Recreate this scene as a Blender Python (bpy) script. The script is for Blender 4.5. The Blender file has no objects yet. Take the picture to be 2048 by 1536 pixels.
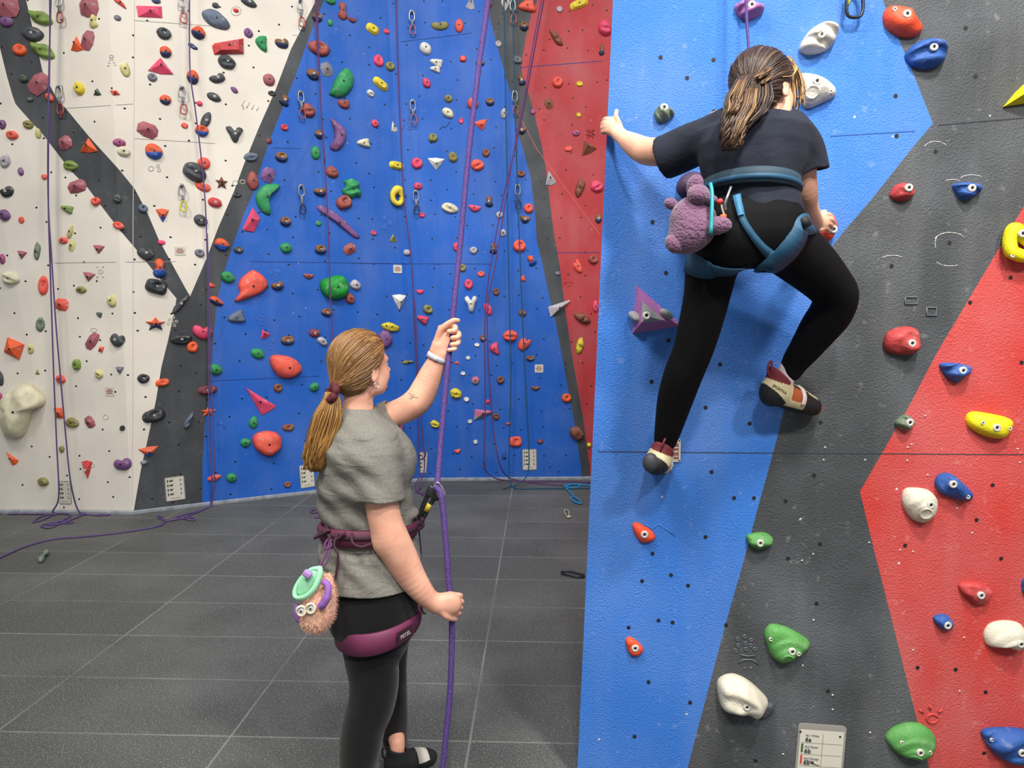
import bpy, bmesh, math, random
import numpy as np
from mathutils import Vector, Matrix, noise
from mathutils.bvhtree import BVHTree
SC = bpy.context.scene
COL = SC.collection
# ---------------------------------------------------------------- camera
F = 1490.0; PITCH = math.radians(4.76); CAMZ = 1.67
cd = bpy.data.cameras.new('camera'); cam = bpy.data.objects.new('camera', cd); COL.objects.link(cam)
cd.sensor_width = 36; cd.lens = F/2048*36; cd.clip_start = .05; cd.clip_end = 60
cam.location = (0, 0, CAMZ); cam.rotation_euler = (math.pi/2-PITCH, 0, 0)
SC.camera = cam
SC.view_settings.view_transform = 'Standard'; SC.view_settings.look = 'None'
SC.view_settings.gamma = 1; SC.view_settings.use_curve_mapping = False
SC.view_settings.exposure = 0.0
# ---------------------------------------------------------------- light
w = bpy.data.worlds.new('world'); SC.world = w; w.use_nodes = True
w.node_tree.nodes['Background'].inputs[0].default_value = (.95, .97, 1, 1)
w.node_tree.nodes['Background'].inputs[1].default_value = 0.33
def area(name, loc, target, size, energy, col=(1, .96, .9), sy=None):
    d = bpy.data.lights.new(name, 'AREA'); d.energy = energy; d.color = col
    d.size = size
    if sy: d.shape = 'RECTANGLE'; d.size_y = sy
    o = bpy.data.objects.new(name, d); COL.objects.link(o); o.location = loc
    d.spread = math.radians(105); o.rotation_euler = (Vector(target)-Vector(loc)).to_track_quat('-Z', 'Y').to_euler()
    return o
area('hall_lamp', (-3.5, 2.6, 6.4), (-3, 6.6, 2.0), 1.1, 48)
area('hall_lamp', (-.6, 3.4, 6.6), (-.6, 7.8, 2.0), 1.1, 74)
area('hall_lamp', (2.6, 3.6, 6.8), (1.2, 7.9, 2.6), 1.0, 36)
area('hall_lamp', (2.6, -2.0, 5.4), (1.4, 2.6, .9), .4, 54)
area('hall_lamp', (.2, -2.0, 5.5), (1.0, 2.6, .9), .35, 50)
area('hall_lamp', (1.2, .7, 4.7), (1.1, 2.6, 1.4), .28, 46)
area('hall_lamp', (-1.6, .6, 5.4), (-.4, 3, .6), 1.0, 60)
# ---------------------------------------------------------------- helpers
cp, sp = math.cos(PITCH), math.sin(PITCH)
CAM = Vector((0, 0, CAMZ))
def ray(px, py):
    x = (px-1024)/F; y = -(py-768)/F
    return Vector((x, cp+y*sp, -sp+y*cp))
def P(px, py, Y):
    d = ray(px, py); return CAM+d*(Y/d.y)
def FL(px, py, z=0.0):
    d = ray(px, py); return CAM+d*((z-CAMZ)/d.z)
def proj(v):
    x, y, z = v[0], v[1], v[2]-CAMZ
    f = y*cp-z*sp; u = y*sp+z*cp
    return 1024+F*x/f, 768-F*u/f
def lin(c):
    r = []
    for v in c:
        v = v/255; r.append(v/12.92 if v <= .04045 else ((v+.055)/1.055)**2.4)
    return tuple(r)+(1,)
MATS = {}
def mat(name, rgb, rough=.6, var=.0, vs=6, bump=0, bs=60, chalk=0, metal=0, island=None, sheen=0, rgb2=None, two=None):
    if name in MATS: return MATS[name]
    m = bpy.data.materials.new(name); m.use_nodes = True; MATS[name] = m
    nt = m.node_tree; N = nt.nodes; L = nt.links; b = N['Principled BSDF']
    b.inputs['Roughness'].default_value = rough; b.inputs['Metallic'].default_value = metal
    if sheen: b.inputs['Sheen Weight'].default_value = sheen
    c = lin(rgb); b.inputs['Base Color'].default_value = c
    cur = None
    tc = N.new('ShaderNodeTexCoord')
    def mixc(fac, a, bb, mode='MIX'):
        n = N.new('ShaderNodeMix'); n.data_type = 'RGBA'; n.blend_type = mode
        if isinstance(fac, float): n.inputs[0].default_value = fac
        else: L.new(fac, n.inputs[0])
        for i, v in ((6, a), (7, bb)):
            if isinstance(v, tuple): n.inputs[i].default_value = v
            else: L.new(v, n.inputs[i])
        return n.outputs[2]
    def noi(scale, det=4, coord='Object'):
        n = N.new('ShaderNodeTexNoise'); n.inputs['Scale'].default_value = scale; n.inputs['Detail'].default_value = det
        L.new(tc.outputs[coord], n.inputs['Vector']); return n.outputs['Fac']
    def ramp(f, lo, hi, a=0., bb=1.):
        n = N.new('ShaderNodeMapRange'); n.inputs[1].default_value = lo; n.inputs[2].default_value = hi
        n.inputs[3].default_value = a; n.inputs[4].default_value = bb; L.new(f, n.inputs[0]); return n.outputs[0]
    cur = c
    if two:
        s = N.new('ShaderNodeSeparateXYZ'); L.new(tc.outputs['Generated'], s.inputs[0])
        a = N.new('ShaderNodeMath'); a.operation = 'ADD'; L.new(s.outputs[2], a.inputs[0])
        L.new(ramp(noi(30), 0, 1, -.25, .25), a.inputs[1])
        cur = mixc(ramp(a.outputs[0], .36, .46), lin(two), c)
    if island:
        g = N.new('ShaderNodeNewGeometry')
        r = N.new('ShaderNodeValToRGB'); L.new(g.outputs['Random Per Island'], r.inputs[0])
        r.color_ramp.elements.remove(r.color_ramp.elements[0])
        for i, cc in enumerate(island):
            e = r.color_ramp.elements[0] if i == 0 else r.color_ramp.elements.new(i/len(island))
            e.position = i/len(island); e.color = lin(cc)
        cur = r.outputs[0]
    if var:
        a = tuple(min(1, v*(1+var)) for v in c[:3])+(1,); bb = tuple(v*(1-var) for v in c[:3])+(1,)
        if rgb2: bb = lin(rgb2)
        f = ramp(noi(vs), .3, .7)
        if two or island:
            cur = mixc(ramp(noi(vs), .3, .7, 0, var), cur, (0, 0, 0, 1))
        else: cur = mixc(f, a, bb)
    if chalk:
        f = ramp(noi(26, 6), .56, .74, 0, chalk)
        cur = mixc(f, cur, lin((214, 210, 205)))
    if not isinstance(cur, tuple): L.new(cur, b.inputs['Base Color'])
    if bump:
        n = N.new('ShaderNodeBump'); n.inputs['Strength'].default_value = bump; n.inputs['Distance'].default_value = .004
        L.new(noi(bs, 5), n.inputs['Height']); L.new(n.outputs[0], b.inputs['Normal'])
    return m
def tag(o, label=None, cat=None, group=None, kind=None):
    if label: o['label'] = label
    if cat: o['category'] = cat
    if group: o['group'] = group
    if kind: o['kind'] = kind
    return o
def rawmesh(name, V, Fc, mats, smooth=True, mi=None):
    me = bpy.data.meshes.new(name)
    me.from_pydata([tuple(v) for v in V], [], [tuple(f) for f in Fc])
    for m in (mats if isinstance(mats, (list, tuple)) else [mats]): me.materials.append(m)
    if mi is not None: me.polygons.foreach_set('material_index', mi)
    me.polygons.foreach_set('use_smooth', [smooth]*len(me.polygons))
    me.update(); return me
ORG = {}
def mk(name, V, Fc, mats, parent=None, smooth=True, mi=None, base=False):
    """world-space verts -> object; children share the parent's frame, tops get an origin of their own"""
    V = np.array([tuple(v) for v in V], float)
    if parent is not None: o0 = ORG[parent.name]
    else:
        o0 = V.mean(0); 
        if base: o0[2] = V[:, 2].min()
    me = rawmesh(name, V-o0, Fc, mats, smooth, mi)
    o = bpy.data.objects.new(name, me); COL.objects.link(o); ORG[o.name] = o0
    if parent is not None: o.parent = parent
    else: o.location = o0
    return o
def empty(name, loc):
    o = bpy.data.objects.new(name, None); COL.objects.link(o); o.location = loc; o.empty_display_size = .1
    ORG[o.name] = np.array(loc, float); return o
class MB:
    def __init__(s): s.v = []; s.f = []; s.mi = []
    def add(s, V, Fc, m=0):
        n = len(s.v); s.v += [tuple(v) for v in V]
        for f in Fc: s.f.append(tuple(i+n for i in f)); s.mi.append(m)
def smoothpath(pts, n=6):
    pts = [np.array(p, float) for p in pts]
    if len(pts) < 3: return pts
    out = []
    ext = [2*pts[0]-pts[1]]+pts+[2*pts[-1]-pts[-2]]
    for i in range(1, len(ext)-2):
        a, b, c, d = ext[i-1:i+3]
        for k in range(n):
            t = k/n
            out.append(.5*((2*b)+(c-a)*t+(2*a-5*b+4*c-d)*t*t+(3*b-a-3*c+d)*t**3))
    out.append(pts[-1]); return out
def tube(mb, pts, r, sides=6, m=0, closed=False, flat=1.0, fn=None):
    pts = [np.array(p, float)[:3] for p in pts]; n = len(pts)
    rs = [r]*n if np.isscalar(r) else list(r)
    V = []; up = None
    for i in range(n):
        if closed: t = pts[(i+1) % n]-pts[i-1]
        else: t = pts[min(i+1, n-1)]-pts[max(i-1, 0)]
        t = t/(np.linalg.norm(t)+1e-9)
        if up is None:
            a = np.array(fn if fn is not None else ((0, 1, 0) if abs(t[1]) < .8 else (1, 0, 0)), float)
            up = a-t*a.dot(t); up /= np.linalg.norm(up)+1e-9
        else:
            up = up-t*up.dot(t); up /= np.linalg.norm(up)+1e-9
        s = np.cross(t, up)
        for k in range(sides):
            an = 2*math.pi*k/sides
            V.append(pts[i]+rs[i]*(math.cos(an)*up*flat+math.sin(an)*s))
    Fc = []
    for i in range(n if closed else n-1):
        j = (i+1) % n
        for k in range(sides):
            l = (k+1) % sides
            Fc.append((i*sides+k, j*sides+k, j*sides+l, i*sides+l))
    if not closed:
        Fc.append(tuple(range(sides))); Fc.append(tuple((n-1)*sides+k for k in reversed(range(sides))))
    mb.add(V, Fc, m)
def box(mb, c, s, M=None, m=0):
    V = []
    for x in (-.5, .5):
        for y in (-.5, .5):
            for z in (-.5, .5):
                v = Vector((x*s[0], y*s[1], z*s[2]))
                if M is not None: v = M @ v
                V.append(Vector(c)+v)
    mb.add(V, [(0, 1, 3, 2), (4, 6, 7, 5), (0, 4, 5, 1), (2, 3, 7, 6), (0, 2, 6, 4), (1, 5, 7, 3)], m)
def inpoly(x, y, poly):
    r = False; j = len(poly)-1
    for i in range(len(poly)):
        xi, yi = poly[i]; xj, yj = poly[j]
        if (yi > y) != (yj > y) and x < (xj-xi)*(y-yi)/(yj-yi)+xi: r = not r
        j = i
    return r
# ---------------------------------------------------------------- wall paint
def paint(name, rgb, chalk=.25, bump=.25, bs=90, holes=True, streak=0.):
    m = bpy.data.materials.new(name); m.use_nodes = True
    nt = m.node_tree; N = nt.nodes; L = nt.links; b = N['Principled BSDF']; b.inputs['Roughness'].default_value = .62
    b.inputs['Specular IOR Level'].default_value = .35
    tc = N.new('ShaderNodeTexCoord'); O = tc.outputs['Object']
    def noi(scale, det=5, vec=O):
        n = N.new('ShaderNodeTexNoise'); n.inputs['Scale'].default_value = scale; n.inputs['Detail'].default_value = det
        L.new(vec, n.inputs['Vector']); return n.outputs['Fac']
    def ramp(f, lo, hi, a=0., bb=1.):
        n = N.new('ShaderNodeMapRange'); n.inputs[1].default_value = lo; n.inputs[2].default_value = hi
        n.inputs[3].default_value = a; n.inputs[4].default_value = bb; L.new(f, n.inputs[0]); return n.outputs[0]
    def mixc(fac, a, bb):
        n = N.new('ShaderNodeMix'); n.data_type = 'RGBA'; L.new(fac, n.inputs[0])
        for i, v in ((6, a), (7, bb)):
            if isinstance(v, tuple): n.inputs[i].default_value = v
            else: L.new(v, n.inputs[i])
        return n.outputs[2]
    c = lin(rgb); c2 = tuple(v*.86 for v in c[:3])+(1,)
    cur = mixc(ramp(noi(1.7), .35, .65), c, c2)
    mp = N.new('ShaderNodeMapping'); mp.inputs['Scale'].default_value = (5, 5, .8); L.new(O, mp.inputs[0])
    cur = mixc(ramp(noi(1, 6, mp.outputs[0]), .50, .8, 0, chalk*.5), cur, lin((205, 203, 200)))
    cur = mixc(ramp(noi(2.3, 3), .42, .75, 0, chalk*.6), cur, lin((190, 200, 210)))
    f = ramp(noi(30, 8), .63, .78, 0, chalk*.8)
    cur = mixc(f, cur, lin((220, 218, 214)))
    # little white scuffs
    v = N.new('ShaderNodeTexVoronoi'); v.inputs['Scale'].default_value = 5.5; L.new(O, v.inputs['Vector'])
    cur = mixc(ramp(v.outputs['Distance'], .018, .03, .75, 0), cur, lin((225, 225, 220)))
    if holes:
        s = N.new('ShaderNodeSeparateXYZ'); L.new(O, s.inputs[0])
        q = N.new('ShaderNodeCombineXYZ'); L.new(s.outputs[0], q.inputs[0]); L.new(s.outputs[2], q.inputs[1])
        v = N.new('ShaderNodeTexVoronoi'); v.voronoi_dimensions = '2D'; v.inputs['Scale'].default_value = 4.2
        v.inputs['Randomness'].default_value = .7; L.new(q.outputs[0], v.inputs['Vector'])
        cur = mixc(ramp(v.outputs['Distance'], .033, .04, 1, 0), cur, (.008, .008, .008, 1))
    L.new(cur, b.inputs['Base Color'])
    n = N.new('ShaderNodeBump'); n.inputs['Strength'].default_value = bump; n.inputs['Distance'].default_value = .006
    L.new(noi(bs, 6), n.inputs['Height']); L.new(n.outputs[0], b.inputs['Normal'])
    return m
def cut_by_polylines(bm, lines):
    for line in lines:
        for (x0, y0), (x1, y1) in zip(line[:-1], line[1:]):
            a = ray(x0, y0); b = ray(x1, y1); n = a.cross(b).normalized()
            # only faces the stroke runs over
            lo = (min(x0, x1)-1, min(y0, y1)-1); hi = (max(x0, x1)+1, max(y0, y1)+1)
            fs = []
            for f in bm.faces:
                q = [proj(v.co) for v in f.verts]
                if max(p[0] for p in q) < lo[0] or min(p[0] for p in q) > hi[0] or max(p[1] for p in q) < lo[1] or min(p[1] for p in q) > hi[1]: continue
                fs.append(f)
            es = {e for f in fs for e in f.edges}; vs = {v for f in fs for v in f.verts}
            bmesh.ops.bisect_plane(bm, geom=fs+list(es)+list(vs), plane_co=CAM, plane_no=n, dist=1e-5)
def L1(*a): return list(zip(a[::2], a[1::2]))
UR = L1(20,-500, 40,-60, 52,0, 63,46, 79,115, 85,142, 115,200, 131,216, 178,273, 238,339, 269,377, 295,426, 317,478, 353,544, 380,593)
UL = L1(380,593, 413,517, 437,454, 469,380, 488,328, 517,257, 551,180, 582,98, 630,5, 650,-45, 850,-500)
LLn = L1(-130,-500, 0,96, 14,153, 25,191, 31,208, 60,241, 85,268, 112,303, 139,339, 175,375, 201,410, 241,462, 276,503, 306,541, 353,597, 349,623, 336,681, 323,733, 312,800, 298,867, 282,938, 266,1030, 262,1080)
BL = L1(870,-500, 668,-45, 648,0, 617,77, 596,137, 571,202, 541,276, 519,342, 505,390, 489,424, 470,478, 448,544, 435,596, 426,681, 421,763, 411,842, 405,925, 404,1080)
BR = L1(970,-500, 972,0, 976,19, 991,78, 1007,137, 1026,200, 1035,266, 1047,300, 1062,359, 1071,437, 1073,479, 1085,529, 1097,585, 1113,651, 1132,757, 1147,835, 1163,940, 1172,1080)
RL = L1(1200,-500, 1075,0, 1065,20, 1054,62, 1043,125, 1044,147, 1062,203, 1074,250, 1085,297, 1094,353, 1107,462, 1119,529, 1130,616, 1144,710, 1166,835, 1180,938, 1192,1080)
# back wall facets : plan of its foot, top 6.6 m
Z1 = 6.4
def up(v, z=Z1, dx=0, dy=0): return Vector((v.x+dx, v.y+dy, z))
f0 = FL(-700, 1022); f1 = FL(125, 1026); f2 = FL(262, 1028); f3 = FL(405, 1011); f4 = FL(845, 961); f5 = FL(1180, 958)
f0.z = f1.z = f2.z = f3.z = f4.z = f5.z = 0
f6 = Vector((4.2, 8.05, 0))
f35 = f3.lerp(f4, .52)
m1 = P(113, 515, f1.y)
Zt = Z1
tA = Vector((P(-150, -420, 6.55).x, 6.32, Z1)); t0 = Vector((f0.x, 6.1, Z1))
t1 = up(f1, dy=.02); t2 = up(f2)
t3 = f3.lerp(f4, .80); t3 = up(t3, dy=.03)
t4 = up(f4, dx=.45); t5 = up(f5, dx=-.2); t6 = up(f6)
VV = [f0, f1, f2, f3, f35, f4, f5, f6, m1, t0, tA, t1, t2, t3, t4, t5, t6]
FF = [(0, 1, 8, 10, 9), (1, 2, 12, 11, 8), (8, 11, 10), (2, 3, 13, 12), (3, 4, 5, 13), (5, 14, 13), (5, 6, 15, 14), (6, 7, 16, 15)]
bm = bmesh.new()
vs = [bm.verts.new(v) for v in VV]
for f in FF: bm.faces.new([vs[i] for i in f])
bmesh.ops.triangulate(bm, faces=bm.faces[:])
cut_by_polylines(bm, [UR, UL, LLn, BL, BR, RL])
UW = UR+UL[1:]
LW = LLn+L1(-2500,1080, -2500,-500)
LEFT = BL+L1(-2500,1080, -2500,-500)
GR2 = BR+RL[::-1]
RED = RL+L1(3000,1080, 3000,-500)
W_white = paint('white_wall_paint', (233, 226, 214), .12, .12, 70); W_grey = paint('grey_wall_paint', (62, 65, 69), .12, .15)
W_blue = paint('blue_wall_paint', (25, 94, 192), .10, .15); W_red = paint('red_wall_paint', (180, 54, 60), .12, .15)
W_seam = mat('panel_seam_dark', (70, 72, 78), .9); W_edge = mat('worn_panel_edge', (175, 178, 182), .8, var=.2, vs=20)
def backcol(x, y):
    if inpoly(x, y, UW) or inpoly(x, y, LW): return 0
    if inpoly(x, y, LEFT): return 1
    if inpoly(x, y, GR2): return 1
    if inpoly(x, y, RED): return 3
    return 2
for f in bm.faces:
    c = f.calc_center_median(); f.material_index = backcol(*proj(c))
bm.normal_update()
for f in bm.faces:
    if f.normal.y > 0: f.normal_flip()
bw = bpy.data.meshes.new('wall_back'); bm.to_mesh(bw)
BACK = BVHTree.FromBMesh(bm)
for m in (W_white, W_grey, W_blue, W_red, W_seam, W_edge): bw.materials.append(m)
wall_back = bpy.data.objects.new('wall_back', bw); COL.objects.link(wall_back); tag(wall_back, kind='structure')
bm.free()
# near wall : a free-standing slab, painted front
e0 = P(1155, 1536, 2.60); e1 = P(1226, 0, 2.62)
eb = e0+(e0-e1)*((e0.z)/(e1.z-e0.z)); et = e1+(e1-e0)*((3.6-e1.z)/(e1.z-e0.z))
r0 = Vector((3.4, 2.48, 0)); rt = Vector((3.4, 2.50, 3.6))
et.z = 3.6; eb.z = 0
bk = [Vector((eb.x+.75, 3.5, 0)), Vector((et.x+.75, 3.5, 3.6)), Vector((3.4, 3.5, 0)), Vector((3.4, 3.5, 3.6))]
bm = bmesh.new()
vs = [bm.verts.new(v) for v in (eb, r0, rt, et, bk[0], bk[1], bk[2], bk[3])]
bm.faces.new((vs[0], vs[1], vs[2], vs[3]))
NB = L1(1755,-400, 1765,0, 1799,81, 1830,156, 1866,247, 1830,289, 1789,341, 1742,400, 1690,460, 1655,505, 1640,560, 1610,690, 1567,825, 1546,907, 1520,1000, 1514,1022, 1487,1123, 1452,1245, 1375,1536, 1352,1620)
NR = L1(2600,-900, 2048,412, 1974,537, 1872,709, 1817,814, 1720,983, 1749,1104, 1780,1225, 1807,1334, 1831,1428, 1858,1536, 1885,1640)
bmesh.ops.triangulate(bm, faces=bm.faces[:])
cut_by_polylines(bm, [NB, NR])
NBP = NB+L1(600,1620, 600,-400); NRP = NR+L1(3500,1640, 3500,-900)
def nearcol(x, y):
    return 0 if inpoly(x, y, NBP) or (x < 1352 and y > 1500) or (x < 1755 and y < -390) else (2 if inpoly(x, y, NRP) else 1)
for f in bm.faces: f.material_index = nearcol(*proj(f.calc_center_median()))
bm.normal_update()
for f in bm.faces:
    if f.normal.y > 0: f.normal_flip()
NEAR = BVHTree.FromBMesh(bm)
for q in ((0, 3, 5, 4), (3, 2, 7, 5), (1, 6, 7, 2), (4, 5, 7, 6), (0, 4, 6, 1)):
    f = bm.faces.new([vs[i] for i in q]); f.material_index = 0
nw = bpy.data.meshes.new('wall_right'); bm.to_mesh(nw); bm.free()
for m in (paint('blue_textured_paint', (58, 124, 216), .18, .8, 210, False), paint('grey_textured_paint', (68, 71, 74), .20, .75, 160, False),
          paint('red_textured_paint', (204, 64, 58), .22, .75, 160, False)): nw.materials.append(m)
wall_right = bpy.data.objects.new('wall_right', nw); COL.objects.link(wall_right); tag(wall_right, kind='structure')
def hit(bvh, px, py):
    h, n, i, d = bvh.ray_cast(CAM, ray(px, py).normalized())
    if h is None: raise RuntimeError('miss %s %s' % (px, py))
    if n.y > 0: n = -n
    return h, n
def strip(mb, bvh, pts, wpx, m, off=.0015, seg=12):
    """thin inlaid line following the wall surface"""
    for (x0, y0), (x1, y1) in zip(pts[:-1], pts[1:]):
        L = []; R = []
        dx, dy = x1-x0, y1-y0; l = math.hypot(dx, dy); nx, ny = -dy/l*wpx/2, dx/l*wpx/2
        for k in range(seg+1):
            t = k/seg
            for s, A in ((1, L), (-1, R)):
                h, n = hit(bvh, x0+dx*t+s*nx, y0+dy*t+s*ny); A.append(h+n*off)
        V = L+R; mb.add(V, [(i, i+1, seg+2+i, seg+1+i) for i in range(seg)], m)
sm = MB()
for pts in ([(130,217),(266,208)], [(268,41),(420,52)], [(268,277),(430,287)], [(110,526),(352,523)], [(585,70),(600,72)]): strip(sm, BACK, pts, 1.0, 3)
strip(sm, BACK, [(1030,215),(1075,300),(1200,470)], 1.0, 4)
for pts in ([(269,2),(269,60)], [(269,60),(268,210),(268,275),(266,430),(266,560),(266,800),(264,1010)]):
    strip(sm, BACK, pts, 1.3, 1)
for pts in ([(500,523),(780,527)], [(545,296),(600,297)],
            [(800,84),(945,66)], [(1040,135),(1205,122)], [(1112,505),(1200,505)], [(420,762),(640,752)], [(700,527),(980,528)]):
    strip(sm, BACK, pts, 1.2, 0)
for pts in ([(750,2),(600,330),(545,440),(432,690)], [(835,10),(838,330)], [(875,400),(885,930)], [(940,300),(965,460)]):
    strip(sm, BACK, pts, 1.0, 2)
so = mk('panel_seam', sm.v, sm.f, [mat('deep_blue_seam', (22, 58, 130), .8), mat('pale_seam', (200, 194, 184), .8), mat('blue_seam', (48, 92, 176), .8), mat('sand_seam', (150, 144, 136), .8), mat('rose_seam', (206, 104, 106), .8)], None, False, sm.mi); so.name = 'trim_1'; tag(so, kind='structure')
sm = MB()
strip(sm, NEAR, [(1196,903),(1545,906),(2047,909)], 1.5, 0); strip(sm, NEAR, [(1876,250),(1960,243),(2047,236)], 1.6, 0); strip(sm, NEAR, [(1660,272),(1830,262)], 1.6, 2)
so = mk('trim_2', sm.v, sm.f, [mat('near_seam', (58, 62, 72), .9), W_edge, mat('near_seam_blue', (60, 100, 180), .8)], None, False, sm.mi); tag(so, kind='structure')
# pale worn line where the back wall meets the mats
sm = MB()
foot = [f0, f1, f2, f3, f35, f4, f5, f6]
V = []
for p in foot: V += [Vector((p.x, p.y-.035, .001)), Vector((p.x, p.y-.035, .022)), Vector((p.x, p.y-.006, .03))]
sm.add(V, [(i*3+k, i*3+3+k, i*3+4+k, i*3+1+k) for i in range(len(foot)-1) for k in (0, 1)])
tag(mk('baseboard_back', sm.v, sm.f, mat('dusty_kerb', (140, 146, 154), .9, var=.3, vs=15), None, False), kind='structure')
# ---------------------------------------------------------------- floor
def floor_mat():
    m = bpy.data.materials.new('rubber_mats'); m.use_nodes = True
    nt = m.node_tree; N = nt.nodes; L = nt.links; b = N['Principled BSDF']; b.inputs['Roughness'].default_value = .72
    tc = N.new('ShaderNodeTexCoord'); mp = N.new('ShaderNodeMapping'); L.new(tc.outputs['Object'], mp.inputs[0])
    mp.inputs['Rotation'].default_value = (0, 0, math.radians(2.15)); mp.inputs['Location'].default_value = (.275, -.02, 0)
    br = N.new('ShaderNodeTexBrick'); br.offset = 0; br.squash = 1; L.new(mp.outputs[0], br.inputs[0])
    br.inputs['Scale'].default_value = 1; br.inputs['Brick Width'].default_value = .97; br.inputs['Row Height'].default_value = .47
    br.inputs['Mortar Size'].default_value = .0065; br.inputs['Mortar Smooth'].default_value = .6
    br.inputs['Color1'].default_value = lin((66, 68, 67)); br.inputs['Color2'].default_value = lin((79, 81, 79)); br.inputs['Mortar'].default_value = lin((120, 122, 120))
    def noi(s, d=6):
        n = N.new('ShaderNodeTexNoise'); n.inputs['Scale'].default_value = s; n.inputs['Detail'].default_value = d; L.new(tc.outputs['Object'], n.inputs['Vector']); return n.outputs['Fac']
    def ramp(f, lo, hi, a=0., bb=1.):
        n = N.new('ShaderNodeMapRange'); n.inputs[1].default_value = lo; n.inputs[2].default_value = hi
        n.inputs[3].default_value = a; n.inputs[4].default_value = bb; L.new(f, n.inputs[0]); return n.outputs[0]
    def mixc(fac, a, bb):
        n = N.new('ShaderNodeMix'); n.data_type = 'RGBA'; L.new(fac, n.inputs[0])
        for i, v in ((6, a), (7, bb)):
            if isinstance(v, tuple): n.inputs[i].default_value = v
            else: L.new(v, n.inputs[i])
        return n.outputs[2]
    plain = mixc(ramp(noi(3), .3, .7), lin((67, 69, 67)), lin((78, 80, 78)))
    # the worn chalky joints only show in places
    brk = mixc(ramp(noi(1.3), .42, .55, .35, 1), plain, br.outputs['Color'])
    cur = mixc(ramp(noi(1.1), .45, .75, 0, .3), brk, lin((128, 132, 132)))
    cur = mixc(ramp(noi(170, 3), .57, .70, 0, .6), cur, lin((185, 188, 186)))
    cur = mixc(ramp(noi(120, 3), .28, .42, .45, 0), cur, lin((40, 42, 44)))
    L.new(cur, b.inputs['Base Color'])
    n = N.new('ShaderNodeBump'); n.inputs['Strength'].default_value = .5; n.inputs['Distance'].default_value = .004
    L.new(noi(140), n.inputs['Height']); L.new(n.outputs[0], b.inputs['Normal'])
    return m
fl = MB(); nx, ny = 2, 2
fl.add([(-9, -1.5, 0), (6, -1.5, 0), (6, 9, 0), (-9, 9, 0)], [(0, 1, 2, 3)])
fo = bpy.data.objects.new('floor', rawmesh('floor', fl.v, fl.f, floor_mat(), False)); COL.objects.link(fo); tag(fo, kind='structure')
# ---------------------------------------------------------------- holds
CL = dict(red=((196,62,66),'red'), coral=((232,92,74),'coral'), orange=((230,92,44),'orange'), pink=((222,72,108),'pink'), mauve=((160,88,98),'dusty red'),
 purple=((118,76,128),'purple'), magenta=((165,78,128),'magenta'), green=((40,140,82),'green'), bgreen=((18,145,48),'bright green'), leaf=((120,148,66),'leaf green'),
 dgreen=((74,88,76),'dark green'), olive=((138,132,72),'olive'), yellow=((222,200,52),'yellow'), pale=((204,198,132),'pale yellow'), cream=((216,210,180),'cream'),
 white=((214,214,206),'white'), grey=((118,118,130),'grey'), bgrey=((96,108,128),'blue grey'), dark=((66,70,76),'dark grey'), black=((42,45,50),'black'),
 navy=((46,62,104),'navy'), brown=((126,74,54),'brown'), rbrown=((150,74,68),'reddish brown'), maroon=((118,54,66),'maroon'), ggreen=((112,128,108),'grey green'),
 onavy=((226,88,44),'orange-and-navy'), bnavy=((134,88,54),'brown-and-navy'), oblue=((224,92,50),'orange-and-blue'), pgrey=((196,110,140),'pink-and-grey'), wgrey=((176,172,178),'pale grey'))
TWO = dict(onavy=(38,52,96), bnavy=(40,54,92), oblue=(34,84,170), pgrey=(140,140,148))
def hm(c): return mat('hold_'+CL[c][1].replace(' ', '_').replace('-', '_'), CL[c][0], .62, var=.22, vs=14, bump=.35, bs=90, chalk=.34, two=TWO.get(c))
TPL = dict(
 round=[(1,0),(.87,.5),(.5,.87),(0,1),(-.5,.87),(-.87,.5),(-1,0),(-.87,-.5),(-.5,-.87),(0,-1),(.5,-.87),(.87,-.5)],
 egg=[(1,-.15),(.85,.35),(.4,.8),(-.1,1),(-.6,.85),(-.95,.4),(-1,-.1),(-.8,-.6),(-.3,-.95),(.3,-1),(.8,-.7)],
 tri=[(0,1),(.45,.2),(1,-.8),(0,-1),(-1,-.8),(-.45,.2)], dtri=[(0,-1),(-.5,-.2),(-1,.85),(0,1),(1,.85),(.5,-.2)],
 block=[(.9,.6),(.5,1),(-.6,.9),(-1,.3),(-.9,-.7),(-.2,-1),(.7,-.9),(1,-.2)],
 slab=[(1,.7),(-.9,1),(-1,-.6),(.8,-1)], diamond=[(1,.2),(.1,1),(-1,.1),(-.2,-1)],
 drop=[(1,-.9),(.7,0),(.2,.7),(-.4,1),(-1,.6),(-.9,-.1),(-.2,-.6)],
 leaf=[(1,-1),(.9,0),(.4,.75),(-.3,.9),(-1,1),(-.8,.1),(-.2,-.7)],
 wing=[(1,.95),(.6,.1),(-.2,-.8),(-1,-1),(-.8,-.2),(-.2,.4)],
 star=[(0,1),(.35,.35),(1,.3),(.5,-.2),(.7,-1),(0,-.6),(-.7,-1),(-.5,-.2),(-1,.3),(-.35,.35)],
 half=[(.9,1),(.95,0),(.9,-1),(.1,-.8),(-.7,-.3),(-1,.3),(-.4,.8)],
 eight=[(.5,.85),(0,1),(-.5,.85),(-.75,.45),(-.45,.05),(-.9,-.3),(-.9,-.75),(0,-1),(.9,-.75),(.9,-.3),(.45,.05),(.75,.45)],
 tooth=[(1,.7),(.4,1),(0,.45),(-.5,1),(-1,.7),(-.6,-.1),(-.2,-1),(.3,-.95),(.6,-.1)],
 bean=[(1,.1),(.8,.7),(.3,.85),(0,.35),(-.4,.6),(-.95,.4),(-1,-.3),(-.5,-.9),(.3,-1),(.85,-.6)],
 half_down=[(1,.6),(-1,.6),(-.8,-.3),(-.2,-1),(.4,-.9),(.9,-.2)])
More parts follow.
